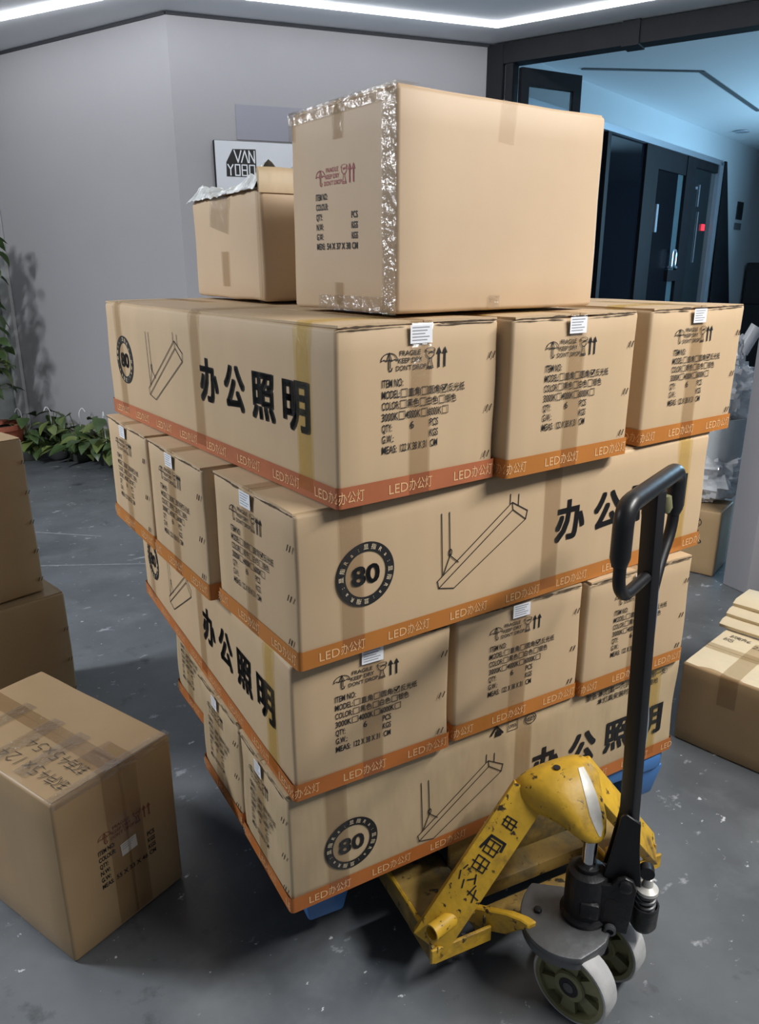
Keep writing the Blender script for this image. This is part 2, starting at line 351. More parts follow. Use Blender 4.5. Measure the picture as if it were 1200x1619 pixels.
# ------------------------------------------------------------------ cartons
def rbox(L, W, H, bev, cuts, amp, seed, z0=0.0):
    bm = bmesh.new(); bmesh.ops.create_cube(bm, size=1.0)
    for v in bm.verts: v.co = Vector(((v.co.x + .5) * L, (v.co.y + .5) * W, z0 + (v.co.z + .5) * H))
    bmesh.ops.bevel(bm, geom=list(bm.edges), offset=bev, segments=2, profile=0.5, affect='EDGES')
    bmesh.ops.subdivide_edges(bm, edges=[e for e in bm.edges if e.calc_length() > 0.1], cuts=cuts, use_grid_fill=True)
    c = Vector((L / 2, W / 2, z0 + H / 2)); bm.normal_update()
    for v in bm.verts:
        q = v.co * 7 + Vector((seed, seed * 1.7, 0))
        k = noise.noise(q) * 0.5 + 0.5; d = (c - v.co)
        ed = sum(1 for a, b, s in ((v.co.x, 0, L), (v.co.y, 0, W), (v.co.z - z0, 0, H)) if min(a - b, s - a) < bev * 1.2)
        v.co += Vector([math.copysign(min(1, abs(t) * 6), t) for t in d]) * amp * k * (1.6 if ed >= 2 else 0.45)
    me = bpy.data.meshes.new('body'); bm.to_mesh(me); bm.free(); return me
def flap(L, W, y0, y1, z, th, lift, seed, ins=0.009, endins=0.0):
    y0 = max(y0, ins); y1 = min(y1, W - ins); nx, ny = 26, 4; top = []; bot = []
    for i in range(nx + 1):
        rt = []; rb = []
        for j in range(ny + 1):
            x = endins + (L - 2 * endins) * i / nx; y = y0 + (y1 - y0) * j / ny
            e = max(0, 1 - min(x, L - x) / 0.14); o = abs(y - W / 2) / (W / 2)
            dz = lift * e * e * (0.35 + 0.65 * (noise.noise(Vector((x * 3, y * 14, seed))) * .5 + .5)) + 0.0012 * noise.noise(Vector((x * 9, y * 9, seed + 4)))
            dz -= 0.0025 * max(0, o - 0.86) / 0.14
            rt.append((x, y, z + th + dz)); rb.append((x, y, z + dz * 0.85))
        top.append(rt); bot.append(rb)
    P = [p for r in top for p in r] + [p for r in bot for p in r]; N = (nx + 1) * (ny + 1); id = lambda i, j: i * (ny + 1) + j; F = []; mi = []
    for i in range(nx):
        for j in range(ny):
            F.append((id(i, j), id(i + 1, j), id(i + 1, j + 1), id(i, j + 1))); mi.append(0)
            F.append((N + id(i, j), N + id(i, j + 1), N + id(i + 1, j + 1), N + id(i + 1, j))); mi.append(0)
        for j, fl in ((0, 0), (ny, 1)):
            a = (id(i, j), id(i + 1, j), N + id(i + 1, j), N + id(i, j)); F.append(a if fl else a[::-1]); mi.append(0 if (y0 < 0.012) == (j == 0) else 1)
    for j in range(ny):
        for i in (0, nx): F.append((id(i, j), id(i, j + 1), N + id(i, j + 1), N + id(i, j))); mi.append(1)
    me = bpy.data.meshes.new('top_flap'); me.from_pydata(P, [], F)
    me.polygons.foreach_set('material_index', mi)
    bm = bmesh.new(); bm.from_mesh(me); bmesh.ops.recalc_face_normals(bm, faces=bm.faces); bm.to_mesh(me); bm.free()
    return me
def face_frame(side, L, W):
    # origin, reading direction for each upright face of a carton with its length on x
    return {'front': ((0, 0, 0), (1, 0, 0)), 'left': ((0, W, 0), (0, -1, 0)), 'right': ((L, 0, 0), (0, 1, 0)), 'back': ((L, W, 0), (-1, 0, 0))}[side]
def tape_strip(parent, path, w, m, name='tape_strip', ragged=0.0):
    """ribbon along 3-d path; each path item is (point, outward normal)"""
    v = []; f = []
    for i, (p, n) in enumerate(path):
        p, n = Vector(p), Vector(n); a = Vector(path[max(i - 1, 0)][0]); b = Vector(path[min(i + 1, len(path) - 1)][0]); t = (b - a).normalized()
        s = t.cross(n).normalized() * w / 2
        v += [tuple(p + n * 0.0011 - s), tuple(p + n * 0.0011 + s)]
    for i in range(len(path) - 1): f.append((2 * i, 2 * i + 1, 2 * i + 3, 2 * i + 2))
    me = bpy.data.meshes.new(name); me.from_pydata(v, [], f); return link_mesh(name, me, m, parent, 60)
def sticker(parent, side, L, W, u0, v0, w, h, lines=5, tilt=0.0, off=0.0013):
    o, ud = face_frame(side, L, W); vd = (0, 0, 1)
    F = Flat(); c, s = math.cos(tilt), math.sin(tilt); P = lambda a, b: (u0 + a * c - b * s, v0 + a * s + b * c)
    F.poly([P(0, 0), P(w, 0), P(w, h), P(0, h)]); st = F.build('label_sticker', PAPER, parent, o, ud, vd, off)
    st['label'] = 'white printed paper label'
    T = Flat()
    for k in range(lines):
        y = h * (0.86 - 0.17 * k); T.line([P(w * 0.10, y), P(w * (0.85 - 0.1 * (k % 3)), y)], h * 0.055)
    T.build('label_print', PENCIL, st, o, ud, vd, off + 0.0004)
    return st
def staples(parent, side, L, W, pts):
    o, ud = face_frame(side, L, W); o, ud = Vector(o), Vector(ud); n = ud.cross(Vector((0, 0, 1)))
    for (u, v) in pts:
        g = G()
        for k in (-0.005, 0.005):
            a = o + ud * (u + k - 0.003) + Vector((0, 0, v - 0.0065)) + n * 0.001; b = o + ud * (u + k + 0.003) + Vector((0, 0, v + 0.0065)) + n * 0.001
            g.bar(a, b, 0.0016, 0.0014, up=n)
        g.build('staple_pair', EDGE, parent, 0)

END_F, SIDE_F, RING_F = end_print(), side_print(), ring_text()
SIDE_B, RING_B = side_print(-0.04, True), ring_text(-0.04)
def make_carton(L, W, H, board, band, side_f, ring_f, seed, band_off=0.043, lift=0.0015, amp=0.0040):
    t = empty('lamp_carton')
    th = 0.0045
    link_mesh('body', rbox(L, W, H - 0.001, 0.008, 7, amp, seed), board, t, 50)
    for y0, y1, k in ((0.0, W / 2 - 0.0012, 0), (W / 2 + 0.0012, W, 1)):
        link_mesh('top_flap', flap(L, W, y0, y1, H - th, th, lift, seed + k * 3.3, 0.009, 0.003), [board, EDGE], t, 50)
    # orange band printed round the foot of the four walls
    g = G(); r = 0.0095; cor = []
    for cx, cy, a0 in ((r, r, 180), (L - r, r, 270), (L - r, W - r, 0), (r, W - r, 90)):
        for k in range(4):
            a = R(a0 + 30 * k); cor.append((cx + (r + .0005) * math.cos(a), cy + (r + .0005) * math.sin(a)))
    n = len(cor); g.poly([(x, y, 0.002) for x, y in cor] + [(x, y, 0.041) for x, y in cor], [(i, (i + 1) % n, n + (i + 1) % n, n + i) for i in range(n)])
    o = g.build('colour_band', band, t, 60); o['label'] = 'orange printed band along the foot'
    for sd, off, ln in (('front', band_off, L), ('left', -0.046, W), ('right', -0.046, W)):
        org, ud = face_frame(sd, L, W); 
        for F in band_text(ln, off): F.build('band_lettering', CREAMINK, t, org, ud, (0, 0, 1), 0.0012)
    for sd in ('left', 'right'):
        org, ud = face_frame(sd, L, W); k = W / 0.38
        F = Flat(); F.add([(a * k, b * (H / 0.31)) for a, b in END_F.v], END_F.f)
        F.build('shipping_print', INK, t, org, ud, (0, 0, 1), 0.0006)
        sticker(t, sd, L, W, 0.156 * k, H - 0.038, 0.05 * k, 0.032, off=0.0034)
        staples(t, sd, L, W, [(W - 0.022, H * 0.78), (W - 0.026, H * 0.46), (W - 0.028, H * 0.17)])
        ow, uw = Vector(org), Vector(ud); nn = uw.cross(Vector((0, 0, 1)))
        for a0, a1 in ((0.03, 0.40), (0.58, 0.97)):
            P = []; n_ = 26; sd_ = seed + (3 if sd == 'left' else 0) + a0 * 11
            for q in range(n_ + 1):
                u = (a0 + (a1 - a0) * q / n_) * W; k1 = noise.noise(Vector((u * 45, sd_, 0))); k2 = noise.noise(Vector((u * 110, sd_, 5)))
                th_ = max(0.0006, 0.0028 + 0.0040 * k1 + 0.002 * k2) * min(1, q / 2, (n_ - q) / 2) + 0.0002
                zc = H - 0.0045 + 0.0022 * noise.noise(Vector((u * 22, sd_, 9)))
                for z_, o__ in ((zc - th_ / 2, 0.0014), (zc + th_ / 2, 0.0006)): p = ow + uw * u + nn * o__; P.append((p.x, p.y, z_))
            me = bpy.data.meshes.new('torn_edge'); me.from_pydata(P, [], [(2 * q, 2 * q + 2, 2 * q + 3, 2 * q + 1) for q in range(n_)]); link_mesh('torn_edge', me, EDGE, t, 0)
        path = [(ow + uw * (0.485 * W) - nn * 0.30 + Vector((0, 0, H - 0.0002)), (0, 0, 1)), (ow + uw * (0.485 * W) - nn * 0.05 + Vector((0, 0, H + 0.0002)), (0, 0, 1)), (ow + uw * (0.485 * W) - nn * 0.004 + Vector((0, 0, H + 0.0002)), (0, 0, 1)),
                (ow + uw * (0.485 * W) + nn * 0.001 + Vector((0, 0, H - 0.004)), nn), (ow + uw * (0.48 * W) + Vector((0, 0, 0.05)), nn), (ow + uw * (0.48 * W) + Vector((0, 0, 0.001)), nn)]
        tape_strip(t, path, 0.048, TAPE)
    org, ud = face_frame('front', L, W)
    for nm, F in side_f: F.build(nm, INK, t, org, ud, (0, 0, 1), 0.0006)
    ring_f.build('badge_lettering', CARDL, t, org, ud, (0, 0, 1), 0.0012)
    for k, u in enumerate((0.095, 0.525, 0.91)):
        x = u * L; tape_strip(t, [((x, W * 0.55, H + 0.0015), (0, 0, 1)), ((x, 0.012, H + 0.001), (0, 0, 1)), ((x, -0.0005, H - 0.010), (0, -1, 0)), ((x + 0.003, 0, H * 0.5), (0, -1, 0)), ((x + 0.004, 0, 0.015), (0, -1, 0))], 0.05, TAPEY if k == 2 else TAPE)
    return t
Z0 = 0.245
def place_x(t, x, y, z, a): t.location = (x, y, z); t.rotation_euler = (0, 0, a)
def place_y(t, x, y, z, a, L): t.location = (x - L * math.sin(a), y + L * math.cos(a), z); t.rotation_euler = (0, 0, a - math.pi / 2)
L_, W_, H_ = 1.22, 0.38, 0.31

# ================================================================== SETTING
def quad_slab(name, pts, z0, z1, m, kind='structure', parent=None):
    o = G().prism(pts, z0, z1).build(name, m, parent, 0)
    if not parent: o['kind'] = kind
    return o
CZ = 3.2
G().box2((-9, -6, -0.1), (17, 14, 0)).build('floor', FLOOR, None, 0)['kind'] = 'structure'
fl = bpy.data.objects['floor']
for a_, b_ in (((-.033, 3.899), (.364, 3.53)), ((-.098, 3.245), (.493, 2.908))): G().bar((*a_, .0006), (*b_, .0006), .006, .001).build('floor_line', mat('pale_floor_line', (0.30, 0.31, 0.32), 0.5, var=0.3, vscale=30), fl, 0)
cA, cB = Vector((1.37, 4.53, 0)), Vector((3.73, 4.01, 0))
dl = Vector((math.cos(R(115)), math.sin(R(115)), 0)); nl = Vector((dl.y, -dl.x, 0)) * 1   # left wall runs away from the corner
cL = cA + dl * 2.36
db = (cB - cA).normalized(); nb = Vector((-db.y, db.x, 0))
dd = Vector((0.41469, -0.90996, 0)); nd = Vector((0.90996, 0.41469, 0))
def wall_between(name, a, b, n, z0, z1, th, m, parent=None):
    p = [a, b, b + n * th, a + n * th]; return quad_slab(name, [(q.x, q.y) for q in p], z0, z1, m, parent=parent)
out_l = Vector((-dl.y, dl.x, 0)); out_l = -out_l if out_l.dot(Vector((-0.56, -1.13, 0)) - cA) > 0 else out_l
wall_between('wall_left', cA, cL, out_l, 0, CZ, 0.15, WALL)
wall_between('wall_back', cA, cB, nb, 0, CZ, 0.15, WALL)
# dim side wall beyond the pilaster, running towards the camera on the left
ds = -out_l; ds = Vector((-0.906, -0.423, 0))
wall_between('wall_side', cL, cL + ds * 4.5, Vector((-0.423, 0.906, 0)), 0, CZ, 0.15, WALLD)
pl = cL - dl * 0.12 - out_l * 0.05
wall_between('trim_1', cL - dl * 0.20 - out_l * 0.035, cL - dl * 0.07 - out_l * 0.035, out_l, 0, CZ, 0.03, mat('trim_paint', (0.40, 0.405, 0.41), 0.7))
# ceiling
quad_slab('ceiling', [(-9, -6), (6.3, -6), (cB.x + 0.02, cB.y), (cB.x, cB.y + .03), (cA.x, cA.y + .03), (cL.x, cL.y), (-9, 3.0)], CZ, CZ + 0.1, CEIL)
for i, (a, b, n) in enumerate(((cL, cA, -out_l), (cA, cB, -nb))):
    wall_between('trim_%d' % (i + 2), a, b, n, CZ - 0.022, CZ - 0.001, 0.012, GAPM)
# ceiling light line
def strip(label, pts, w=0.036):
    g = G(); P = [Vector((x, y, 0)) for x, y in pts]
    rings = []
    for i, p in enumerate(P):
        t = (P[min(i + 1, len(P) - 1)] - P[max(i - 1, 0)]).normalized(); s = Vector((-t.y, t.x, 0))
        if 0 < i < len(P) - 1:
            t1 = (P[i] - P[i - 1]).normalized(); s = s / max(0.3, s.dot(Vector((-t1.y, t1.x, 0))))
        a, b = p - s * w / 2, p + s * w / 2
        rings.append([(a.x, a.y, CZ - 0.02), (b.x, b.y, CZ - 0.02), (b.x, b.y, CZ - 0.0005), (a.x, a.y, CZ - 0.0005)])
    g.loft(rings); o = g.build('led_strip_light', LEDM, None, 0); return tag(o, label, 'ceiling light')
strip('long white light line bent along the ceiling above the back wall and glass front', [(1.14, 4.09), (3.43, 3.585), (4.95, 0.25), (3.9, -3.2)])
strip('white light line on the ceiling at the top left corner', [(-0.15, 6.15), (0.46, 5.23), (1.14, 4.09)], 0.05)

# glass front on the right: black post and lintel
t = empty('glass_front_frame', (cB.x, cB.y, 0), 0, 'black metal post and lintel of the glazed front right of grey wall', 'door frame')
def dpt(s, z, off=0.0): v = dd * s + nd * off; return (v.x, v.y, z)
def dbox(s0, s1, z0, z1, o0, o1):
    c = [dpt(s0, 0, o0), dpt(s1, 0, o0), dpt(s1, 0, o1), dpt(s0, 0, o1)]; return G().prism([(p[0], p[1]) for p in c], z0, z1)
dbox(-0.02, 0.12, 0, 3.19, -0.02, 0.12).bevel(.004, 1).build('post', BLACKF, t)
dbox(0.122, 0.137, 0, 3.05, 0.02, 0.08).build('glazing_bead', SILVER, t)
dbox(0.139, 0.20, 0, 3.05, -0.01, 0.10).build('post', BLACKF, t)
dbox(0.122, 5.0, 3.05, 3.19, -0.02, 0.12).build('lintel', BLACKF, t)
dbox(1.02, 1.14, 3.04, 3.197, -0.035, 0.13).build('lintel_joint', BLACKF, t)
# open glass door leaf
t = empty('glass_door_leaf', (3.86, 3.80, 0), R(-4), 'open black framed glass door leaf beside the post at the top', 'door')
G().box2((0, -.02, .02), (.075, .02, 3.02)).build('stile', BLACKF, t); G().box2((.52, -.02, .02), (.60, .02, 3.02)).build('stile', BLACKF, t)
G().box2((.075, -.02, 2.90), (.52, .02, 3.02)).build('rail', BLACKF, t); G().box2((.075, -.02, .02), (.52, .02, .20)).build('rail', BLACKF, t)
G().box2((.075, -.004, .20), (.52, .004, 2.90)).build('pane', BGLASS, t)

# next room
P0 = Vector((3.76, 3.99, 0)); d2 = Vector((math.cos(R(18)), math.sin(R(18)), 0)); n2 = Vector((-d2.y, d2.x, 0))
S0 = (Vector((5.07, 4.44, 0)) - P0).dot(d2)
def w2box(s0, s1, z0, z1, o0, o1):
    c = [P0 + d2 * (S0 + s) + n2 * o for s, o in ((s0, o0), (s1, o0), (s1, o1), (s0, o1))]; return G().prism([(p.x, p.y) for p in c], z0, z1)
w2box(-S0, 4.37, 2.90, CZ, 0, 0.15).build('wall_next_room_header', R2WALL, None, 0)['kind'] = 'structure'
w2box(4.37, 10, 0, CZ, 0, 0.15).build('wall_next_room', R2WALL, None, 0)['kind'] = 'structure'
quad_slab('ceiling_next_room', [(cB.x + .02, cB.y), (6.3, -6), (17, -6), (17, 12), (cB.x + .1, cB.y + .2)], CZ, CZ + .1, mat('next_room_ceiling', (0.74, 0.80, 0.84), 0.8))
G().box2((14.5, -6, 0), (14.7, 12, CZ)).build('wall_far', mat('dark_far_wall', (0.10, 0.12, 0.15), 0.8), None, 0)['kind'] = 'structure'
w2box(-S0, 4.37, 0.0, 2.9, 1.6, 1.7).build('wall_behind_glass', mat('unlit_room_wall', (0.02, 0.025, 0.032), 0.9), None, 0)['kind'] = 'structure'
# dark recessed line on the next ceiling
g = G()
for a, b in (((4.89, 4.17), (5.85, 3.68)), ((5.85, 3.68), (7.97, 4.48))): g.bar((*a, CZ - .004), (*b, CZ - .004), 0.05, 0.006)
tag(g.build('unlit_ceiling_channel', mat('unlit_channel', (0.10, 0.12, 0.13), 0.6), None, 0), 'thin dark unlit line bent across the blue ceiling', 'ceiling light')
G_ = G().lathe([(0.085, 0), (0.085, .012), (.06, .02)], 24, Matrix.Translation((9.0, 5.35, CZ - .021)))
tag(G_.build('downlight', SILVER), 'round recessed downlight in the blue ceiling at right', 'ceiling light')
# black storefront in the next room
t = empty('glazed_partition', tuple(P0), R(18), 'tall black glazed partition with swing door under the blue wall', 'partition')
def lb(s0, s1, z0, z1, o0=-.03, o1=.05): return G().box2((S0 + s0, o0, z0), (S0 + s1, o1, z1))
lb(-1.2, 1.74, 0.02, 2.84, .0, .012).build('pane', DGLASS, t)
lb(-1.2, 4.34, 2.84, 2.9, -.05, .06).build('head_rail', SILVER, t)
lb(1.74, 2.12, 0, 2.84).build('mullion', BLACKF, t)
lb(0.72, 0.80, 0, 2.84).build('mullion', BLACKF, t)
lb(2.12, 3.22, 2.62, 2.84).build('rail', BLACKF, t)
lb(2.12, 3.22, 0, .15).build('rail', BLACKF, t)
# swing door: dark sheet with a strip of paler glass beside it
d_ = lb(2.16, 2.82, 0.15, 2.62, -.01, .03).bevel(.004, 1).build('swing_door', mat('black_door_sheet', (0.004, 0.005, 0.008), 0.25), t)
lb(2.82, 3.02, 0.15, 2.62, .0, .01).build('side_light', mat('pale_side_glass', (0.085, 0.13, 0.15), 0.12), t)
g = G().tube(round_path([(S0 + 2.74, -.03, 1.56), (S0 + 2.74, -.07, 1.56), (S0 + 2.74, -.07, 1.76), (S0 + 2.86, -.07, 1.76), (S0 + 2.86, -.07, 1.56), (S0 + 2.98, -.05, 1.56)], .05), .014, 8)
g.build('handle', SILVER, d_)
lb(2.70, 3.05, 1.40, 1.53, -.05, .03).build('lock_bar', BLACKF, d_)
lb(2.13, 2.19, 1.95, 2.25, -.05, -.02).build('hinge', SILVER, d_)
lb(3.02, 3.34, 0, 2.84, -.04, .05).build('mullion', BLACKF, t)
lb(3.34, 4.22, 0.02, 2.74, .0, .012).build('pane', mat('grey_dark_glass', (0.022, 0.028, 0.032), 0.1), t)
lb(3.34, 4.30, 2.74, 2.84).build('rail', BLACKF, t)
lb(4.22, 4.37, 0, 2.88, -.05, .05).build('silver_edge', SILVER, t)
for s, z, w, h in ((3.62, 2.30, .03, .26), (3.68, 1.62, .022, .62), (3.48, 2.50, .07, .03)):
    lb(s, s + w, z, z + h, -.012, -.004).build('strip_reflector', SILVER, t)
lb(3.88, 3.98, 2.02, 2.10, -.02, -.004).build('red_indicator_light', mat('red_indicator', (0.5, 0.02, 0.03), 0.4, emit=((1, 0.05, 0.08), 0.8)), t)
g = G(); q = [P0 + d2 * (S0 + s) + n2 * (-.12 if z < 1 else -.06) for s, z in ((4.38, 2.9), (4.46, 2.9), (5.7, 0), (4.4, 0))]
pts = [(p.x, p.y, z) for p, z in zip(q, (2.9, 2.9, 0.0, 0.0))]; off = n2 * 0.02
g.poly(pts + [(x + off.x, y + off.y, z) for x, y, z in pts], [(0, 1, 2, 3), (7, 6, 5, 4), (0, 4, 5, 1), (1, 5, 6, 2), (2, 6, 7, 3), (3, 7, 4, 0)])
tag(g.build('slanted_black_sheet', BLACKF, None, 0), 'tapering black shape slanting beside the silver door edge', 'board')  # thin tapering black sheet standing just before the wall
w2o = lambda s, z, o=-0.01: tuple(P0 + d2 * (S0 + s) + n2 * o + Vector((0, 0, z)))
g = w2box(5.36, 5.62, 2.22, 2.46, -.02, .0); tag(g.build('control_panel', mat('dark_panel', (0.02, 0.025, 0.03), 0.3), None, 0), 'square dark control panel on the blue wall at right', 'switch')
g = w2box(5.34, 5.62, 2.08, 2.17, -.02, .0); tag(g.build('switch_plate', mat('grey_switch', (0.10, 0.12, 0.14), 0.4), None, 0), 'low grey switch plate just under the dark control panel', 'switch')
g = w2box(6.1, 6.7, 1.0, 1.62, -.35, -.05).bevel(.01, 1); tag(g.build('dark_cabinet', mat('dark_cabinet_m', (0.012, 0.013, 0.016), 0.5), None, 0), 'dark cabinet at far right edge of the blue room', 'cabinet')
bpy.data.objects['dark_cabinet'].location.z = 0
G().prism([(p.x, p.y) for p in [P0 + d2 * (S0 + s) + n2 * o for s, o in ((6.05, -.38), (6.75, -.38), (6.75, -.03), (6.05, -.03))]], 0, 1.0).build('plinth', MATS['dark_cabinet_m'], bpy.data.objects['dark_cabinet'], 0)

# pillar on the right
o = G().prism([(2.92, 1.0), (2.90, 0.85), (3.35, 0.79), (3.38, 0.94)], 0, 3.2).bevel(.006, 2).build('pillar', PILLARM)
o['kind'] = 'structure'; o.name = 'wall_pillar'

# wall sign
def wpt(u, z, off=0.0): p = cA + db * u - nb * off; return (p.x, p.y, z)
sign = empty('sign_board', wpt(0.255, 2.43), math.atan2(db.y, db.x), 'white board with black VAN YOBO logo on the back wall', 'sign')
G().box2((0, -.045, -.62), (1.25, -.004, 0)).bevel(.002, 1).build('board', BLACKF, sign)
G().box2((0.006, -.0475, -.618), (1.248, -.0452, -.002)).build('face', mat('white_sign_face', (0.60, 0.63, 0.68), 0.35), sign, 0)
U = lambda u, z: (u - 0.255, z - 2.43)
F = Flat(); F.poly([U(.385, 2.376), U(.336, 2.290), U(.334, 2.196), U(.549, 2.196), U(.550, 2.380)])
F.build('logo_shape', INK, sign, (0, -.0475, 0), (1, 0, 0), (0, 0, 1), .001)
F = Flat(); lw = .008
def st(pts): F.line([U(*p) for p in pts], lw)
st([(.395, 2.368), (.420, 2.292), (.444, 2.368)]); st([(.444, 2.292), (.470, 2.368), (.492, 2.292)]); st([(.500, 2.292), (.500, 2.368), (.538, 2.292), (.538, 2.368)])
st([(.346, 2.275), (.364, 2.245), (.382, 2.275)]); st([(.364, 2.245), (.364, 2.206)])
st([(.398, 2.206), (.398, 2.275), (.430, 2.275), (.430, 2.206), (.398, 2.206)])
st([(.446, 2.206), (.446, 2.275), (.482, 2.275), (.482, 2.206), (.446, 2.206)]); st([(.446, 2.241), (.482, 2.241)])
st([(.500, 2.206), (.500, 2.275), (.536, 2.275), (.536, 2.206), (.500, 2.206)])
F.build('logo_lettering', PAPER, sign, (0, -.0475, 0), (1, 0, 0), (0, 0, 1), .002)
pn = empty('wall_patch', wpt(0.43, 2.445), math.atan2(db.y, db.x), 'plain blue grey patch on the wall above the logo board', 'panel')
G().box2((0, -.008, 0), (1.0, -.001, .225)).build('patch_face', mat('blue_grey_patch', (0.30, 0.30, 0.345), 0.7), pn, 0)  # thin slab, bluer and darker than the wall around it

# ================================================================== STACK OF LAMP CARTONS
pal = empty('plastic_pallet', (0.03, 0.135, 0.10), R(-6.8), 'blue plastic pallet under the tall stack of lamp cartons', 'pallet')
PL, PW = 1.13, 1.08
g = G()
pts = []
for cx, cy, a0 in ((.05, .05, 180), (PL - .05, .05, 270), (PL - .05, PW - .05, 0), (.05, PW - .05, 90)):
    for k in range(5): a = R(a0 + 22.5 * k); pts.append((cx + .05 * math.cos(a), cy + .05 * math.sin(a)))
g.prism(pts, .105, .15); g.bevel(.006, 2, 50).build('deck', BLUE, pal)
for i in range(3):
    for j in range(3):
        x, y = .07 + i * (PL - .14) / 2, .07 + j * (PW - .14) / 2
        G().loft([[(x + sx * s, y + sy * s, z) for sx, sy in ((-1, -1), (1, -1), (1, 1), (-1, 1))] for s, z in ((.045, 0), (.062, .105))]).bevel(.008, 2).build('leg', BLUE, pal)
for i in range(2): G().box2((.20 + i * .5, .05, .075), (.36 + i * .5, PW - .05, .105)).build('deck_rib', BLUE, pal)

protoA = make_carton(L_, W_, H_, CARD, ORANGE, SIDE_F, RING_F, 1.0)
protoR = make_carton(L_, W_, 0.318, CARD, ORANGER, SIDE_F, RING_F, 5.0)
protoT = make_carton(L_, W_, 0.318, CARD, ORANGE, SIDE_F, RING_F, 9.0)
protoD = make_carton(L_, W_, H_, CARD, ORANGED, SIDE_F, RING_F, 14.0)
protoB = make_carton(1.19, 0.292, 0.298, CARDW, ORANGED, SIDE_B, RING_B, 21.0, amp=0.006, lift=0.002)
used = set()
def carton(proto, axis, x, y, z, a, label, layer, L=L_):
    c = proto if proto.name not in used else copy_tree(proto); used.add(proto.name)
    (place_x(c, x, y, z, a) if axis == 'X' else place_y(c, x, y, z, a, L))
    tag(c, label, 'carton', layer)
g1, g2, g3, g4 = ['lamp cartons in the %s layer of the stack' % k for k in ('bottom', 'second', 'third', 'top')]
carton(protoB, 'X', -.031, .059, .2555, -.047, 'worn bottom carton whose 80 badge faces the yellow pallet truck', g1)
carton(protoB, 'X', -.013, .365, .2555, -.026, 'worn carton in the middle of the bottom layer, end facing the floor aisle', g1)
carton(protoB, 'X', .062, .80, .2555, -.005, 'set back carton at the far left end of the bottom layer', g1)
Z2 = .555
carton(protoD, 'Y', -.022, .037, Z2, -.046, 'second layer carton at front corner, lettered side facing left', g2)
carton(protoA, 'Y', .374, .029, Z2, -.034, 'second layer carton in the middle, crossed by a curved handle shadow', g2)
carton(protoA, 'Y', .757, .006, Z2, -.034, 'second layer carton at right, behind the black truck handle', g2)
Z3 = .866
carton(protoA, 'X', -.016, .003, Z3, .024, 'third layer carton whose 80 badge and lamp drawing face the front', g3)
carton(protoA, 'X', -.042, .397, Z3, .020, 'third layer carton in the middle of three ends facing left', g3)
carton(protoA, 'X', -.049, .787, Z3, .012, 'third layer carton farthest back of three ends facing left', g3)
Z4 = 1.177
carton(protoR, 'Y', .058, -.024, Z4, .064, 'top layer carton with reddish band and large lettering on its left side', g4)
carton(protoT, 'Y', .441, -.029, Z4, .049, 'top layer carton in the middle, between the red banded and rightmost cartons', g4)
carton(protoT, 'Y', .899, .019, Z4, .050, 'top layer carton at right, set apart by a gap', g4)

# ================================================================== PLAIN CARTONS
def export_print(F, s, meas, u0, vtop, sp, wid):
    h = 0.0125 * s; B = 0.024
    rows = ['ITEM NO:', 'COLOUR:', 'QTY:', 'N.W:', 'G.W:', 'MEAS:']; ws = [.046, .047, .024, .027, .026, .032]
    for i, (r, w) in enumerate(zip(rows, ws)): F.text(r, u0, vtop - sp * i, h, w * s, B)
    for i, r in ((2, 'PCS'), (3, 'KGS'), (4, 'KGS')): F.text(r, u0 + wid - .023 * s, vtop - sp * i, h, .022 * s, B)
    F.text(meas, u0 + .040 * s, vtop - sp * 5, h, wid - .068 * s, B); F.text('CM', u0 + wid - .022 * s, vtop - sp * 5, h, .020 * s, B)
def plain_box(name, W, D, H, loc, rz, board, label, bev=.008, amp=.0025, seed=1.0, lift=.002, seam='x', group=None):
    t = empty(name, loc, rz, label, 'carton', group); th = .004
    link_mesh('body', rbox(W, D, H - .0006, bev, 6, amp, seed), board, t, 50)
    if seam == 'x':
        for y0, y1, k in ((0, D / 2 - .001, 0), (D / 2 + .001, D, 1)): link_mesh('top_flap', flap(W, D, y0, y1, H - th, th, lift, seed + k, bev, bev), [board, LINER], t, 50)
    else:
        for k, (y0, y1) in enumerate(((0, W / 2 - .001), (W / 2 + .001, W))):
            o = link_mesh('top_flap', flap(D, W, y0, y1, H - th, th, lift, seed + k, bev, bev), [board, LINER], t, 50)
            o.rotation_euler = (0, 0, R(90)); o.location = (W, 0, 0)
    return t
# big carton on top
W, D, H = .539, .374, .379
ZT = Z4 + .318 + .0065
big = plain_box('export_carton', W, D, H, (.229, .050, ZT), .051, CARD2, 'largest plain carton on top of the stack, red and black print', amp=.002, seed=31)
F = Flat(); symbols(F, .93, .104, .235); o_, u_ = face_frame('left', W, D)
F.build('handling_print', REDINK, big, o_, u_, (0, 0, 1), .0006)
F = Flat(); export_print(F, .95, '54 X 37 X 38', .102, .210, .0185, .150); F.build('shipping_print', INK, big, o_, u_, (0, 0, 1), .0006)
for y, z0, z1, w in ((.187, H - .065, H, .034), (.19, .012, .055, .03), (D - .012, H - .05, H, .02)):
    tape_strip(big, [((-.0006, y, z0), (-1, 0, 0)), ((-.0006, y, z1), (-1, 0, 0)), ((.002, y, H + .001), (-.7, 0, .7)), ((.06, y, H + .001), (0, 0, 1))] if z1 == H else [((-.0006, y, z0), (-1, 0, 0)), ((-.0006, y, z1), (-1, 0, 0))], w, TAPE)
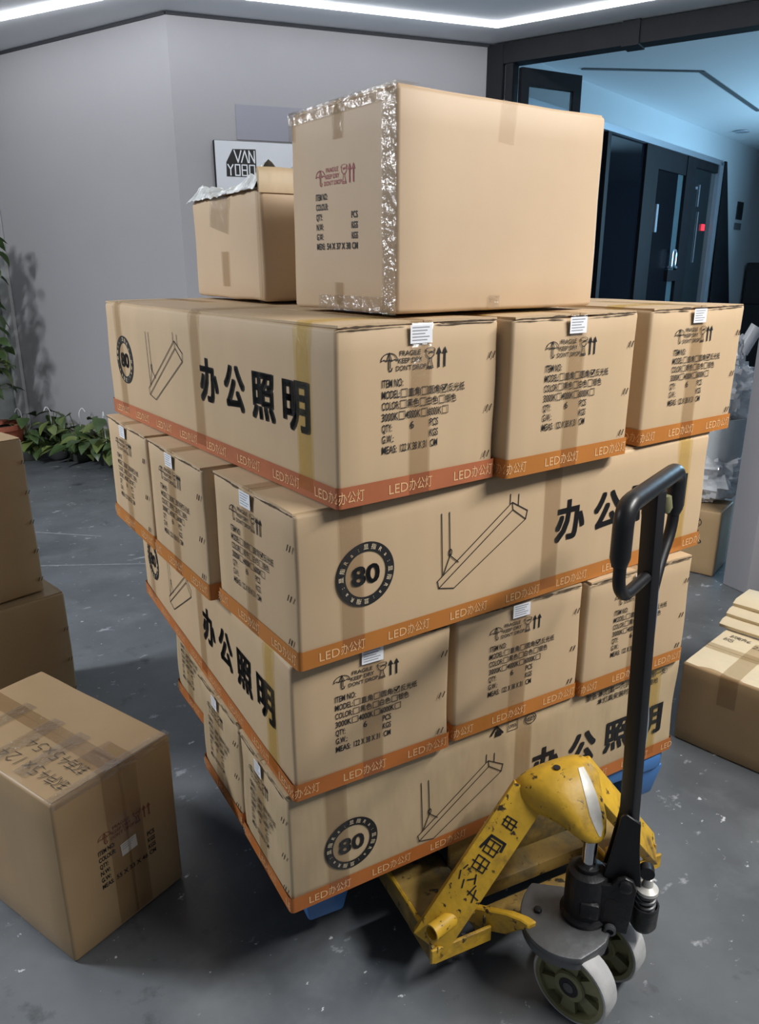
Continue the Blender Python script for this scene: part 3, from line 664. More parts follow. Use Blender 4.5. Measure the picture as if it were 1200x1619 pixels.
# shiny film along the near corner and the edges of the printed face
path = [((.0, .022, z), (-1, 0, 0)) for z in [.0 + H * k / 12 for k in range(13)]]
tape_strip(big, path, .044, TAPEW, 'corner_tape')
tape_strip(big, [((.0, D * (1 - k / 12), H - .010), (-1, 0, 0)) for k in range(13)], .024, TAPEW, 'edge_tape')
tape_strip(big, [((.022, D * (1 - k / 12), H + .001), (0, 0, 1)) for k in range(13)], .05, TAPEW, 'edge_tape')
tape_strip(big, [((.0, D * .72 * (1 - k / 12), .016), (-1, 0, 0)) for k in range(13)], .03, TAPEW, 'edge_tape')
tape_strip(big, [((.255, .0, H - .075), (0, -1, 0)), ((.262, .0, H - .004), (0, -1, 0)), ((.262, .03, H + .001), (0, 0, 1))], .04, tape_mat('matte_tape', (0.95, 0.93, 0.90), 0.06, 0.3, 0.2, 30))
tape_strip(big, [((.24, .0, .006), (0, -1, 0)), ((.24, .0, .030), (0, -1, 0))], .03, TAPEW)
# smaller battered carton behind it
W, D, H = .40, .527, .300
sm = plain_box('battered_carton', W, D, H - .030, (.249, .672, ZT - .001), -.024, CARD2, 'smaller battered carton with silvery wrinkled top beside the largest carton', bev=.010, amp=.005, seed=44, lift=.001)
# raised end flap at the near side and crumpled film over the top
g = G()
ring = []
for k in range(9):
    x = W * k / 8; z = H - .036 + .048 + .004 * noise.noise(Vector((x * 9, 0, 3)))
    ring.append([(x, -.001, H - .045), (x, -.004 + .002 * math.sin(k), z - .012), (x, .006, z), (x, .012, z - .004), (x, .008, H - .04)])
g.loft(ring).build('raised_flap', [CARDW], sm, 50)
def crumple(name, x0, x1, y0, y1, z, hfun, m, parent, n=22, seed=0):
    v = []; f = []
    for i in range(n + 1):
        for j in range(n + 1):
            a, b = i / n, j / n; x, y = x0 + (x1 - x0) * a, y0 + (y1 - y0) * b
            zz = hfun(a, b) * (0.75 + 0.9 * noise.noise(Vector((x * 16, y * 16, seed)))) + .006 * noise.noise(Vector((x * 50, y * 50, seed)))
            v.append((x + .006 * noise.noise(Vector((x * 30, y * 30, seed + 5))), y + .006 * noise.noise(Vector((x * 30, y * 30, seed + 9))), z + zz))
    for i in range(n):
        for j in range(n): a = i * (n + 1) + j; f.append((a, a + n + 1, a + n + 2, a + 1))
    me = bpy.data.meshes.new(name); me.from_pydata(v, [], f); return link_mesh(name, me, m, parent, 30)
SILV = mat('silvery_crumpled_film', (0.66, 0.68, 0.66), 0.2, metal=0.0, var=0.35, vscale=22, bump=0.9, bscale=30, spec=0.9)
crumple('silver_film', -.008, W, .008, D + .008, H - .030, lambda a, b: (.020 + .034 * max(0, 1 - b * 2.6) + .030 * max(0, (b - .6))) * min(1, .15 + a * 9) - .012 * max(0, 1 - a * 14), SILV, sm, n=40, seed=3)
tape_strip(sm, [((-.001, D * .48, .035), (-1, 0, 0)), ((-.001, D * .48, .125), (-1, 0, 0))], .055, TAPE)
tape_strip(sm, [((-.001, D * .55, H - .12), (-1, 0, 0)), ((-.001, D * .52, H - .03), (-1, 0, 0))], .14, TAPEW)
tape_strip(sm, [((.0, .012, H * k / 12), (-1, 0, 0)) for k in range(12)], .022, TAPE, 'corner_tape')
# near left carton on the floor
W, D, H = .336, .566, .456
near = plain_box('export_carton', W, D, H, (-.428, .433, .0), .391, CARD3, 'brown floor carton nearest the camera at left with handwriting on top', amp=.002, seed=52, lift=.001, seam='y')
o_, u_ = face_frame('front', W, D)
F = Flat(); symbols(F, 1.02, .100, .268); F.build('handling_print', BROWNINK, near, o_, u_, (0, 0, 1), .0006)
F = Flat(); export_print(F, 1.0, '55 X 33 X 46', .096, .247, .0195, .162); F.build('shipping_print', INK, near, o_, u_, (0, 0, 1), .0006)
sticker(near, 'front', W, D, .158, .203, .046, .036, 3, .06, .0016)
for x, w, m in ((.155, .055, TAPE), (.20, .05, TAPE)):
    tape_strip(near, [((x, .10, H + .001), (0, 0, 1)), ((x, .004, H + .001), (0, 0, 1)), ((x, -.0008, H - .006), (0, -1, 0)), ((x + .004, -.0006, .015), (0, -1, 0))], w, m)
tape_strip(near, [((W * .5, y, H + .0012), (0, 0, 1)) for y in (.0, .2, .4, D)], .05, TAPE)
for y in (.16, .27, .40): tape_strip(near, [((.02, y, H + .0016), (0, 0, 1)), ((W * .62, y + .01, H + .0016), (0, 0, 1))], .045, TAPEW)
tape_strip(near, [((W * k / 12, .012, H + .0016), (0, 0, 1)) for k in range(13)], .026, TAPEW, 'edge_tape')
tape_strip(near, [((W * k / 12, -.0008, H - .008), (0, -1, 0)) for k in range(13)], .018, TAPEW, 'edge_tape')
# handwriting on its top: reads from the far end, in loose pen strokes
F = Flat()
def pen(strokes, ox, oy, s, rot=0.0, w=.0022):
    c, sn = math.cos(rot), math.sin(rot)
    for stv in strokes: F.line([(ox + (a * c - b * sn) * s, oy + (a * sn + b * c) * s) for a, b in stv], w)
DIG = {'1': [[(.4, 0), (.5, 1)]], '2': [[(.1, .8), (.4, 1), (.7, .75), (.1, 0), (.8, .05)]], '4': [[(.5, 1), (.1, .4), (.8, .4)], [(.6, .7), (.5, 0)]], '5': [[(.7, 1), (.25, 1), (.2, .6), (.6, .6), (.7, .25), (.4, 0), (.1, .1)]],
       'x': [[(.15, .7), (.75, .1)], [(.75, .75), (.15, .05)]], '0': [[(.4, 1), (.1, .5), (.4, 0), (.7, .5), (.4, 1)]], '3': [[(.1, .9), (.6, .95), (.35, .55), (.7, .3), (.1, .05)]], '7': [[(.1, 1), (.7, 1), (.3, 0)]], '6': [[(.6, 1), (.15, .4), (.4, 0), (.7, .3), (.2, .45)]],
       'a': [[(.1, .9), (.9, .95)], [(.5, 1.1), (.45, .6), (.1, .1)], [(.2, .6), (.85, .6), (.8, .1), (.55, .15)], [(.3, .35), (.65, .35)]], 'b': [[(.5, 1.1), (.4, .9)], [(.15, .85), (.85, .9)], [(.25, .7), (.2, 0)], [(.25, .65), (.8, .7), (.8, .05)], [(.3, .35), (.75, .4)]],
       'k': [[(.05, .8), (.45, .85)], [(.25, 1.1), (.25, .1), (.05, .2)], [(.05, .4), (.45, .55)], [(.55, 1), (.95, .95), (.7, .6), (.95, .1)], [(.6, .5), (.5, .05)]]}
def word(s, ox, oy, h, rot, gap=.85):
    for i, ch in enumerate(s):
        if ch != ' ': pen(DIG[ch], ox + math.cos(rot) * h * gap * i, oy + math.sin(rot) * h * gap * i, h, rot)
word('ka45x54', .135, .040, .034, R(90) * 1.02, .95); word('kb45x124', .075, .030, .034, R(90) * 1.02, .95)
F.build('handwriting', mat('faded_pen', (0.06, 0.05, 0.035), 0.7), near, (0, 0, H), (1, 0, 0), (0, 1, 0), .0022)
# two stacked plain cartons behind it
mid = plain_box('plain_carton', .50, .40, .50, (-.640, 1.365, 0), .245, CARD3, 'plain brown carton on the floor under the tall left carton', seed=61, amp=.003)
mid.location = (-.175 - .50 * math.cos(.22), 1.538 - .50 * math.sin(.22), 0); mid.rotation_euler = (0, 0, .22)
tape_strip(mid, [((.50 * k / 6, .2, .5012), (0, 0, 1)) for k in range(7)], .05, TAPE)
up = plain_box('plain_carton', .50, .40, .55, (0, 0, .501), .5, CARD3, 'tall brown carton at left edge with stapled side, on another carton', seed=66, amp=.003)
a = .30; up.location = (-.232 - .50 * math.cos(a), 1.575 - .50 * math.sin(a), .5015); up.rotation_euler = (0, 0, a)
staples(up, 'front', .50, .40, [(.488, .05 + .105 * k) for k in range(5)]); staples(mid, 'front', .50, .40, [(.485, .12 + .12 * k) for k in range(3)])
# right hand open topped carton with folded pads
rb = plain_box('floor_carton', .62, .36, .300, (1.551, .263, 0), R(-78.3), CARD3, 'brown floor carton at right edge with handwriting on its pale top', seed=72, amp=.002)
for ch in rb.children:
    if ch.name.startswith('top_flap'): ch.data.materials[0] = CARDL
tape_strip(rb, [((x, .18, .3012), (0, 0, 1)) for x in (0, .2, .4, .62)], .05, TAPE); tape_strip(rb, [((.16, .0, .19), (0, -1, 0)), ((.16, 0, .2995), (0, -1, 0)), ((.16, .04, .3012), (0, 0, 1)), ((.16, .3, .3012), (0, 0, 1))], .06, TAPE)
F = Flat(); word('kab6', .04, .29, .022, 0); word('37', .17, .30, .022, 0); word('k5', .03, .255, .022, 0); word('2200', .13, .262, .022, 0)
F.build('handwriting', MATS['faded_pen'], rb, (0, 0, .30), (1, 0, 0), (0, 1, 0), .0018)
pad = empty('folded_board_pad', tuple(rb.matrix_basis @ Vector((.0, .345, .301))), R(-78.3), 'folded cream board pad lying on the right floor carton', 'packing board')
for k in range(3):
    g = G(); ringl = []
    for i in range(11):
        x = -.02 + .64 * i / 10; wv = .004 * noise.noise(Vector((x * 6, k, 2))); y0, z0 = .10 * k * .55 + wv, .024 * k + .004 + wv
        ringl.append([(x, y0, z0), (x, y0 + .16, z0), (x, y0 + .165, z0 + .012), (x, y0 + .15, z0 + .023), (x, y0 + .02, z0 + .024), (x, y0 - .004, z0 + .013)])
    g.loft(ringl).build('folded_layer', CARDL, pad, 50)
# carton lettered RFID with bagged film on top, by the pillar
rf = plain_box('small_carton', .27, .40, .36, (2.94, 1.10, 0), R(-18), CARD3, 'small brown carton lettered RFID standing before the grey pillar', seed=80, amp=.002)
rf.location = (2.95, 1.08, 0); rf.rotation_euler = (0, 0, R(20))
o_, u_ = face_frame('left', .27, .40)
F = Flat(); F.text('RFID', .245, .175, .022, .075, .02); F.ring(.285, .29, .022, .025, 24); F.line([(.268, .275), (.30, .305)], .003); F.line([(.27, .302), (.30, .278)], .003)
F.build('carton_print', INK, rf, o_, u_, (0, 0, 1), .0008)
def blob(name, c, r, m, parent, seed, amp=.28, nu=56, nv=38):
    v = []; f = []
    for j in range(nv + 1):
        for i in range(nu):
            th, ph = math.pi * j / nv, 2 * math.pi * i / nu; d = Vector((math.sin(th) * math.cos(ph), math.sin(th) * math.sin(ph), math.cos(th)))
            k = 1 + amp * noise.noise(d * 2.2 + Vector((seed, 0, 0))) + amp * .6 * noise.noise(d * 6 + Vector((seed, 3, 0))) + amp * .35 * abs(noise.noise(d * 13 + Vector((seed, 8, 0)))); v.append((c[0] + d.x * r[0] * k, c[1] + d.y * r[1] * k, max(c[2] - r[2] * .85, c[2] + d.z * r[2] * k)))
    for j in range(nv):
        for i in range(nu): f.append((j * nu + i, j * nu + (i + 1) % nu, (j + 1) * nu + (i + 1) % nu, (j + 1) * nu + i))
    me = bpy.data.meshes.new(name); me.from_pydata(v, [], f); return link_mesh(name, me, m, parent, 25)
bag = empty('film_bag', (3.16, 1.33, .3605), 0, 'bag of crumpled clear film on the RFID carton by the pillar', 'plastic bag')
blob('lower_bundle', (0, 0, .10), (.19, .17, .115), FILM, bag, 4)
G().lathe([(.15, .17), (.165, .20), (.16, .30), (.165, .345), (.150, .345), (.145, .19)], 28, Matrix.Diagonal((1, .9, 1, 1))).build('white_sleeve', mat('milky_film', (0.55, 0.60, 0.63), 0.3, var=0.1, vscale=6), bag)
blob('upper_bundle', (.0, .0, .44), (.155, .14, .13), FILM, bag, 11, .35)
blob('bag_neck', (.03, -.02, .57), (.06, .06, .09), FILM, bag, 17, .45)
G().tube([(.05, -.06, .60), (.08, -.10, .70)], .03, 12).build('paper_tube', WHITEP, bag)
bag.scale = (1.12, 1.12, 1.32)
t = plain_box('small_carton', .3, .3, .34, (3.10, .34, 0), R(8), CARDL, 'pale carton half hidden right of the pillar at image edge', seed=90)
# torn bubble wrap at bottom left corner
bw = tag(crumple('bubble_wrap_scrap', -.74, -.62, .53, .67, .008, lambda a, b: .055 * math.sin(math.pi * a) * math.sin(math.pi * b), FILM, None, 14, 8), 'torn scrap of clear bubble wrap at the bottom left edge', 'plastic film')

# ================================================================== PALLET TRUCK
TY = R(-7)
tr = empty('pallet_truck', (.568, -.125, 0), TY, 'yellow hand pallet truck with black upright handle, parked under the pallet', 'pallet truck')
FZ0, FZ1 = .105, .165
def fork(sx):
    x0, x1 = sx * .335, sx * .185   # outer, inner
    a, b = min(x0, x1), max(x0, x1); g = G()
    g.box2((a, .02, FZ1 - .006), (b, 1.05, FZ1)); g.box2((a, .0, FZ0), (a + .007, 1.05, FZ1)); g.box2((b - .007, .0, FZ0), (b, 1.05, FZ1)); g.box2((a, 1.045, FZ0 + .01), (b, 1.05, FZ1))
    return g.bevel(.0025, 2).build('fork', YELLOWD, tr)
for sx in (-1, 1):
    f = fork(sx); a, b = sorted((sx * .335, sx * .185))
    G().bar((a - .004, -.012, FZ0 + .02), (b + .004, -.012, FZ0 + .02), .008, .042).bevel(.002, 1).build('heel_rim', YELLOW, f)
    G().tube([(a + .003, -.01, FZ1), (a + .003, .24, FZ1)], .006, 8).build('weld_bead', YELLOW, f)
    G().poly([(a, -.012, FZ0), (a + .007, -.012, FZ0), (a + .007, .1, FZ0), (a, .1, FZ0), (a, -.012, FZ0 + .045), (a + .007, -.012, FZ0 + .045), (a + .007, .1, FZ1), (a, .1, FZ1)], [(0, 3, 2, 1), (4, 5, 6, 7), (0, 1, 5, 4), (3, 7, 6, 2), (0, 4, 7, 3), (1, 2, 6, 5)]).build('heel_cheek', YELLOWD, f)
# A-frame: two inclined plates meeting in a hooded head over the pump
for sx in (-1, 1):
    a, b = Vector((sx * .312, .012, .165)), Vector((sx * .078, .010, .462)); tdir = (b - a).normalized(); up = Vector((sx * .70, -.71, 0)) if sx < 0 else Vector((.82, -.57, 0)); up = (up - tdir * up.dot(tdir)).normalized(); side = tdir.cross(up)
    g = G(); hw, th = .042, .013
    sec = [(-hw, -th), (hw, -th), (hw, th), (hw - .008, th), (hw - .008, -th + .008), (-hw + .008, -th + .008), (-hw + .008, th), (-hw, th)]
    a2 = a - tdir * .03
    g.loft([[tuple(p + side * u - up * v) for u, v in sec] for p in (a2, b)])
    arm = g.bevel(.0035, 2, 40).build('frame_arm', YELLOW, tr)
    if sx == -1:
        c = a + tdir * .030 + up * .018; m = Matrix.Translation(c) @ Vector((-.95, -.30, .05)).to_track_quat('Z', 'X').to_matrix().to_4x4()
        G().lathe([(.019, -.03), (.019, .040), (.0155, .040), (.0155, -.02)], 24, m).build('pin_sleeve', YELLOW, arm)
        # marker strokes on the plate
        F = Flat()
        def S(pts, w=.003): F.line([(.10 + (p - .10) * .86 + .002 * noise.noise(Vector((p * 90, q * 90, 1))), q * .85 + .002 * noise.noise(Vector((p * 90, q * 90, 7)))) for p, q in pts], w)
        u0 = .135
        S([(u0 + .00, .030), (u0 + .020, .038)]); S([(u0 + .028, .034), (u0 + .043, .030)]); S([(u0 - .015, .012), (u0 + .006, .018)]); S([(u0 + .010, .010), (u0 + .026, -.004), (u0 + .012, -.010), (u0 + .034, .000)])
        for k in (0, .05):
            S([(u0 + .045 + k, .020), (u0 + .080 + k, .022), (u0 + .082 + k, -.012), (u0 + .046 + k, -.012), (u0 + .045 + k, .020)]); S([(u0 + .062 + k, .028), (u0 + .063 + k, -.016)]); S([(u0 + .046 + k, .004), (u0 + .081 + k, .006)])
        S([(u0 + .100, .030), (u0 + .140, .022), (u0 + .142, -.018), (u0 + .120, -.020)], .006); S([(u0 - .02, -.012), (u0 + .010, -.016)]); S([(u0 - .03, -.030), (u0 + .002, -.022)]); S([(u0 - .012, -.005), (u0 - .018, -.040)])
        S([(u0 + .180, .015), (u0 + .205, .017), (u0 + .206, -.012), (u0 + .181, -.013), (u0 + .180, .015)], .003); S([(u0 + .193, .020), (u0 + .194, -.018)], .003); S([(u0 + .180, .002), (u0 + .206, .003)], .003)
        F.build('marker_writing', INK, arm, tuple(a - tdir * .0 + up * (th + .0006)), tuple(tdir), tuple(-side if up.dot(tdir.cross(-side)) > 0 else side), .0006)
def sup(w, z0, z1, y, n=24, p=2.6):
    r = []
    for k in range(n):
        t = 2 * math.pi * k / n; c, s = math.cos(t), math.sin(t)
        r.append((w * math.copysign(abs(c) ** (2 / p), c), y, (z0 + z1) / 2 + (z1 - z0) / 2 * math.copysign(abs(s) ** (2 / p), s)))
    return r
HR = ((.098, .412, .486, .050), (.108, .402, .502, .038), (.104, .402, .514, .008), (.089, .406, .515, -.025), (.070, .406, .501, -.055), (.054, .404, .480, -.084), (.042, .400, .456, -.108), (.027, .400, .434, -.126), (.009, .405, .420, -.135))
rings = [sup(w, a, b, y) for w, a, b, y in HR]
hd = G().loft(rings).build('frame_head', YELLOW, tr, 60)
G().lathe([(.0085, 0), (.0085, .0015)], 12, Matrix.Translation((-.02, -.005, .516))).build('grease_hole', INK, hd)
v = []; f = []
for i, (w, a, b, y) in enumerate(HR[3:]):
    r = sup(w * 1.012, a - .0006, b + .0008, y - .0006, 72); wd_ = (2, 4, 6, 7, 7, 5)[i]; v += [r[15 - wd_ // 2 + int(wd_ * q / 4)] for q in range(5)]
for i in range(5):
    for j in range(4): k = i * 5 + j; f.append((k, k + 1, k + 6, k + 5))
me = bpy.data.meshes.new('bare_metal_patch'); me.from_pydata(v, [], f); link_mesh('bare_metal_patch', me, BARE, hd, 80)
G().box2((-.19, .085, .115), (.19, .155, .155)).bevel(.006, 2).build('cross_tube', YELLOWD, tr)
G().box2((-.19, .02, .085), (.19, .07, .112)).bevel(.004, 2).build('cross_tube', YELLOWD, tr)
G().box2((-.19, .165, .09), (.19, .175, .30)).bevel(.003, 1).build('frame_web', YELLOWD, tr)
for sx in (-1, 1):   # pulling links from pump foot to the rocker
    g = G(); g.loft([[(sx * x + e * .012, y + .0, z + q * h) for e, q in ((-1, -1), (1, -1), (1, 1), (-1, 1))] for x, y, z, h in ((.215, .05, .150, .018), (.175, .0, .150, .030), (.150, -.04, .165, .030), (.135, -.075, .190, .014), (.130, -.095, .198, .008))])
    g.bevel(.003, 1).build('pull_link', YELLOW, tr)
# steering head: pump, handle and wheels
TRI = (Matrix.Translation((.568, -.125, 0)) @ Matrix.Rotation(TY, 4, 'Z')).inverted()
frame = lambda x, y, a: TRI @ Matrix.Translation((x, y, 0)) @ Matrix.Rotation(R(a), 4, 'Z')
MP, MH, MW = frame(.555, -.235, 42), frame(.591, -.267, 21), frame(.552, -.268, 15)
def sbuild(g, name, m, fr, sm=35):
    o = g.build(name, m, tr, sm); o.matrix_local = fr; return o
SIDEM = Matrix(((0, 0, 1, 0), (1, 0, 0, 0), (0, 1, 0, 0), (0, 0, 0, 1)))   # profile in y-z, extruded on x
pts = [(.150 * math.cos(a), .150 * math.sin(a)) for a in [R(58) + R(130) * k / 20 for k in range(21)]] + [(-.115, -.075), (-.03, -.085), (.045, -.06), (.05, .06)]
PLM = frame(.555, -.220, 12)
pts = [(.150 * math.cos(a), .120 * math.sin(a)) for a in [R(95) + R(125) * k / 20 for k in range(21)]] + [(-.070, -.088), (-.040, -.092), (-.010, -.085), (.02, -.05), (.03, .06)]
sbuild(G().prism(pts, .178, .194).bevel(.004, 2, 40), 'base_plate', STEELG, PLM)
sbuild(G().prism([(x * .98, y * .98) for x, y in pts], .160, .178), 'plate_skirt', STEELG, PLM)
sbuild(G().lathe([(.009, .194), (.009, .202), (.005, .204)], 6, Matrix.Translation((-.075, .060, 0))), 'plate_bolt', CAST, PLM)
sbuild(G().lathe([(.052, .194), (.054, .204), (.047, .212), (.046, .300), (.042, .314), (.030, .320)], 32), 'pump_body', CAST, MP)
sbuild(G().lathe([(.026, .318), (.026, .330), (.018, .333)], 24), 'pump_collar', CAST, MP)
sbuild(G().lathe([(.0155, .326), (.0155, .405), (.012, .408)], 24), 'piston', CHROME, MP)
sbuild(G().box2((-.052, -.030, .225), (-.030, .012, .265)).bevel(.006, 2), 'cast_lug', CAST, MP)
for x, out in ((-.034, 1), (.026, 0)):
    prof = [(-.010, .196), (-.092, .188), (-.098, .25), (-.102, .312), (-.094, .330), (-.076, .338), (-.060, .330), (-.050, .312), (-.010, .305)]
    sbuild(G().prism(prof, x, x + .011, SIDEM).bevel(.003, 2), 'pivot_cheek', CAST, MP)
sbuild(G().box2((-.030, -.055, .19), (.030, -.01, .30)).bevel(.006, 2), 'valve_block', CAST, MP)
sbuild(G().prism([(-.040, .215), (-.068, .215), (-.068, .268), (-.060, .278), (-.048, .278), (-.040, .268)], -.0346, -.0335, SIDEM), 'bracket_slot', INK, MP)
sbuild(G().lathe([(.014, 0), (.014, .009), (.009, .012)], 18, Matrix.Translation((-.033, -.078, .318)) @ Matrix.Rotation(R(-90), 4, 'Y')), 'pivot_bolt', CAST, MP)
sbuild(G().lathe([(.013, -.002), (.013, .010), (.008, .012), (.008, .004)], 18, Matrix.Translation((-.034, -.056, .198)) @ Matrix.Rotation(R(-90), 4, 'Y')), 'drain_plug', STEELG, MP)
cupm = Matrix.Translation((.004, -.127, 0))
sbuild(G().lathe([(.022, .185), (.029, .197), (.030, .250), (.026, .250), (.023, .215)], 24, cupm), 'spring_cup', CAST, MP)
sp = [(.019 * math.cos(t), .019 * math.sin(t), .215 + .070 * t / (2 * math.pi * 5)) for t in [2 * math.pi * 5 * k / 80 for k in range(81)]]
sbuild(G().tube(sp, .0040, 8, cupm), 'return_spring', STEELG, MP)
sbuild(G().lathe([(.024, .284), (.024, .292), (.012, .300), (.010, .318), (.007, .320)], 24, cupm), 'plunger_cap', BARE, MP)
sbuild(G().lathe([(.016, -.010), (.016, .010)], 18, Matrix.Translation((.004, -.122, .336)) @ Matrix.Rotation(R(90), 4, 'Y')), 'plunger_roller', CAST, MP)
# handle: foot plates, square tube, looped grip
for x in (-.016, .024):
    prof = [(-.112, .305), (-.032, .318), (-.040, .36), (-.056, .478), (-.066, .486), (-.096, .468), (-.100, .40)]
    sbuild(G().prism(prof, x, x + .008, SIDEM).bevel(.0015, 1), 'handle_foot_plate', BLACKP, MP)
base = MH.inverted() @ (MP @ Vector((.008, -.078, .315))); top = Vector((.010, .0, 1.19))
at = lambda z: base + (top - base) * ((z - base.z) / (top.z - base.z))
g = G(); g.bar(base, top, .026, .036, up=(math.sin(R(21)), math.cos(R(21)), 0)); sbuild(g.bevel(.004, 2), 'handle_tube', BLACKP, MH)
lx0, lx1, yk, zt = -.152, .152, 0.0, 1.198
pth = [tuple(at(1.020) + Vector((-.010, 0, 0))), (lx0 + .03, yk - .004, 1.022), (lx0, yk - .002, 1.050), (lx0, yk, zt), (lx1, yk, zt), (lx1, yk - .002, 1.075), (lx1 - .05, yk, 1.02), tuple(at(.940) + Vector((.014, 0, 0)))]
loop = sbuild(G().tube(round_path(pth, .05, 7), .0115, 14), 'handle_loop', BLACKP, MH)
gp = [(lx0, yk, 1.088), (lx0, yk, 1.12), (lx0, yk, zt), (lx1, yk, zt), (lx1, yk, 1.13), (lx1, yk, 1.105)]
rp = round_path(gp, .05, 7); G().tube(rp, [.0135 if i in (0, len(rp) - 1) else .0180 for i in range(len(rp))], 16).build('grip_sleeve', RUBBER, loop)
G().bar((lx1 + .018, yk + .004, 1.185), (lx1 + .016, yk + .004, 1.125), .006, .02).build('release_lever', BLACKP, loop)
sbuild(G().lathe([(.010, -.02), (.014, -.01), (.010, .012)], 14, Matrix.Translation(tuple(at(1.165) + Vector((.016, -.016, 0))))), 'lever_knuckle', NYLON, MH)
cab = [at(z) + Vector((.019 + .003 * math.sin(z * 30), -.012 + .003 * math.cos(z * 23), 0)) for z in [1.15 - .035 * k for k in range(22)]]
sbuild(G().tube(cab, .0032, 8), 'release_rod', SILVER, MH)
# steering wheels
def wheel(xc):
    m = MW @ Matrix.Translation((xc, 0, .09)) @ Matrix.Rotation(R(90), 4, 'Y')
    hw = .026
    g = G(); n = 40; prof = [(.074, -hw), (.087, -hw), (.090, -hw + .005), (.090, hw - .005), (.087, hw), (.074, hw)]
    g.loft([[(r * math.cos(2 * math.pi * i / n), r * math.sin(2 * math.pi * i / n), z) for i in range(n)] for r, z in prof], None, False)
    g.loft([[(.074 * math.cos(2 * math.pi * i / n), .074 * math.sin(2 * math.pi * i / n), z) for i in range(n)] for z in (-hw, hw)], None, False)
    w = g.build('steering_wheel', TREAD, tr, 40); w.matrix_local = m
    g = G(); g.lathe([(.0755, -.006), (.0755, .006)], n)
    g.loft([[(r * math.cos(2 * math.pi * i / n), r * math.sin(2 * math.pi * i / n), z) for i in range(n)] for r, z in ((.082, -hw - .0005), (.072, -hw - .0005), (.071, -.006), (.071, .006), (.072, hw + .0005), (.082, hw + .0005))], None, False)
    g.lathe([(.036, -hw + .004), (.036, hw - .004)], 28); g.loft([[(r * math.cos(2 * math.pi * i / 28), r * math.sin(2 * math.pi * i / 28), z) for i in range(28)] for r, z in ((.022, -hw), (.033, -hw), (.036, -hw + .005))], None, False)
    for k in range(6):
        a = 2 * math.pi * k / 6; mm = Matrix.Rotation(a, 4, 'Z'); g.prism([(.034, -.013), (.0725, -.019), (.0725, .019), (.034, .013)], -hw + .007, hw - .007, mm)
    g.build('wheel_web', NYLON, w)
    G().lathe([(.0225, -hw - .001), (.0225, hw + .001)], 24).build('wheel_bearing', INK, w)
for xc in (-.072, .072): wheel(xc)
sbuild(G().tube([(-.10, 0, .09), (.10, 0, .09)], .012, 12), 'axle', STEELG, MW)
sbuild(G().lathe([(.024, .075), (.028, .16)], 20, Matrix.Translation((.0, .02, 0))), 'axle_stem', CAST, MW)

# ================================================================== PLANTS
def leaf_mesh(name, m, L=.13, W=.085):
    v = []; f = []; n = 6
    for i in range(n + 1):
        t = i / n; w = W / 2 * math.sin(math.pi * min(1, (t * .93 + .07)) ** .75) * (1 if t < 1 else 0); z = .10 * L * math.sin(t * 2.4) - .25 * L * t * t
        v += [(t * L, -w, z + .12 * w), (t * L, 0, z - .10 * w), (t * L, w, z + .12 * w)]
    for i in range(n):
        for j in range(2): a = i * 3 + j; f.append((a, a + 1, a + 4, a + 3))
    me = bpy.data.meshes.new(name); me.from_pydata(v, [], f); me.materials.append(m)
    me.polygons.foreach_set('use_smooth', [True] * len(me.polygons)); return me
LM, LMY = leaf_mesh('leaf', LEAF), leaf_mesh('leaf', LEAFY)
def add_leaf(parent, p, yaw, pitch, s, yel=0.2):
    o = bpy.data.objects.new('leaf', LMY if rnd.random() < yel else LM); COL.objects.link(o); o.parent = parent
    o.location = p; o.rotation_euler = (rnd.uniform(-.5, .5), pitch, yaw); o.scale = (s, s, s)
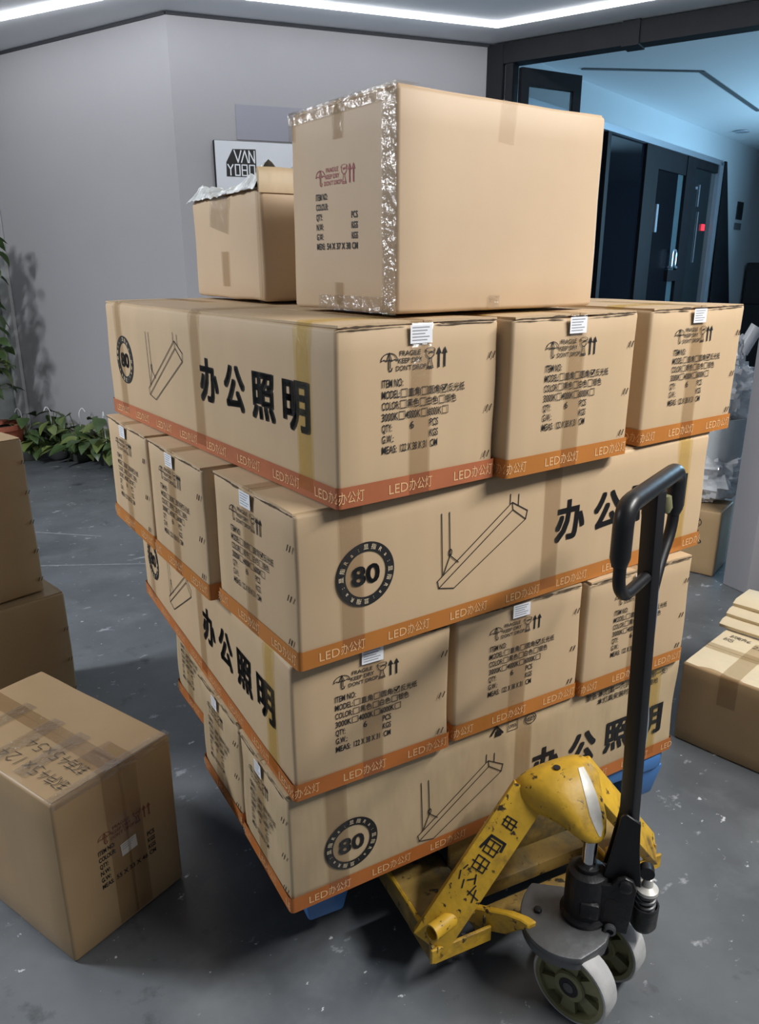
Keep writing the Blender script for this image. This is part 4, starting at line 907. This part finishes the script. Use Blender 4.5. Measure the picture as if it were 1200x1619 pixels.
def pothos(x, y, pot, label, n=46, h=.33, sp=.235, hook=True, yel=.2, r=.11):
    t = empty('potted_pothos', (x, y, 0), rnd.uniform(0, 6), label, 'plant', 'pothos plants along the wall')
    G().lathe([(r * .62, 0), (r * .70, .01), (r, .11), (r * 1.08, .115), (r * 1.08, .135), (r * .95, .135), (r * .92, .115)], 24).build('pot', pot, t)
    G().lathe([(r * .93, .113), (r * .3, .122)], 16).build('soil', SOIL, t)
    g = G()
    for k in range(n):
        a = rnd.uniform(0, 2 * math.pi); d = sp * math.sqrt(rnd.random()); z = .13 + h * rnd.random() * (1.1 - d / sp * .75)
        p = (d * math.cos(a), d * math.sin(a), z); g.tube([(p[0] * .15, p[1] * .15, .11), (p[0] * .6, p[1] * .6, (z + .15) / 2 + .04), p], .003, 5)
        add_leaf(t, p, a + rnd.uniform(-.7, .7), rnd.uniform(-.1, .7), rnd.uniform(.9, 1.45), yel)
    g.build('stems', STEMM, t)
    if hook:
        G().tube(round_path([(0, .02, .11), (.01, .02, .42), (.01, .05, .46), (.015, .07, .42)], .03, 4), .004, 6).build('hanger_hook', WHITEP, t)
G_p = [(.33, 5.90, POTD, 'pothos at the left end of the plant row, next to the terracotta pot', .2), (.55, 5.83, POTW, 'pothos in a pale grey bowl pot, second in the row by the wall', .15),
       (.70, 5.62, POTD, 'pothos with broad yellow green leaves in the middle of the plant row', .6), (.86, 5.37, POTD, 'pothos in a dark pot at the right of the row, beside the cartons', .35), (1.06, 5.05, POTD, 'pothos mostly hidden behind the carton stack', .3)]
for x, y, p, lab, ye in G_p: pothos(x, y, p, lab, yel=ye)
t = empty('climbing_pothos', (.13, 5.90, 0), 0, 'tall climbing pothos in a terracotta pot at the left edge', 'plant')
G().lathe([(.13, 0), (.135, .01), (.185, .29), (.20, .295), (.20, .335), (.18, .335), (.175, .29)], 28).build('pot', TERRA, t)
G().lathe([(.178, .29), (.05, .30)], 20).build('soil', SOIL, t)
G().tube([(-.05, 0, .28), (-.05, 0, 1.9)], .035, 12).build('moss_pole', POLE, t)
g = G()
for k in range(190):
    z = .62 + 1.22 * rnd.random(); a = rnd.uniform(0, 2 * math.pi); d = .06 + .19 * rnd.random() * (1 if z < 1.0 or z > 1.4 else .75)
    p = (-.05 + d * math.cos(a), d * math.sin(a), z); g.tube([(-.05, 0, z - .03), p], .003, 5); add_leaf(t, p, a + rnd.uniform(-.6, .6), rnd.uniform(.1, 1.1), rnd.uniform(.8, 1.3), .15)
g.build('stems', STEMM, t)
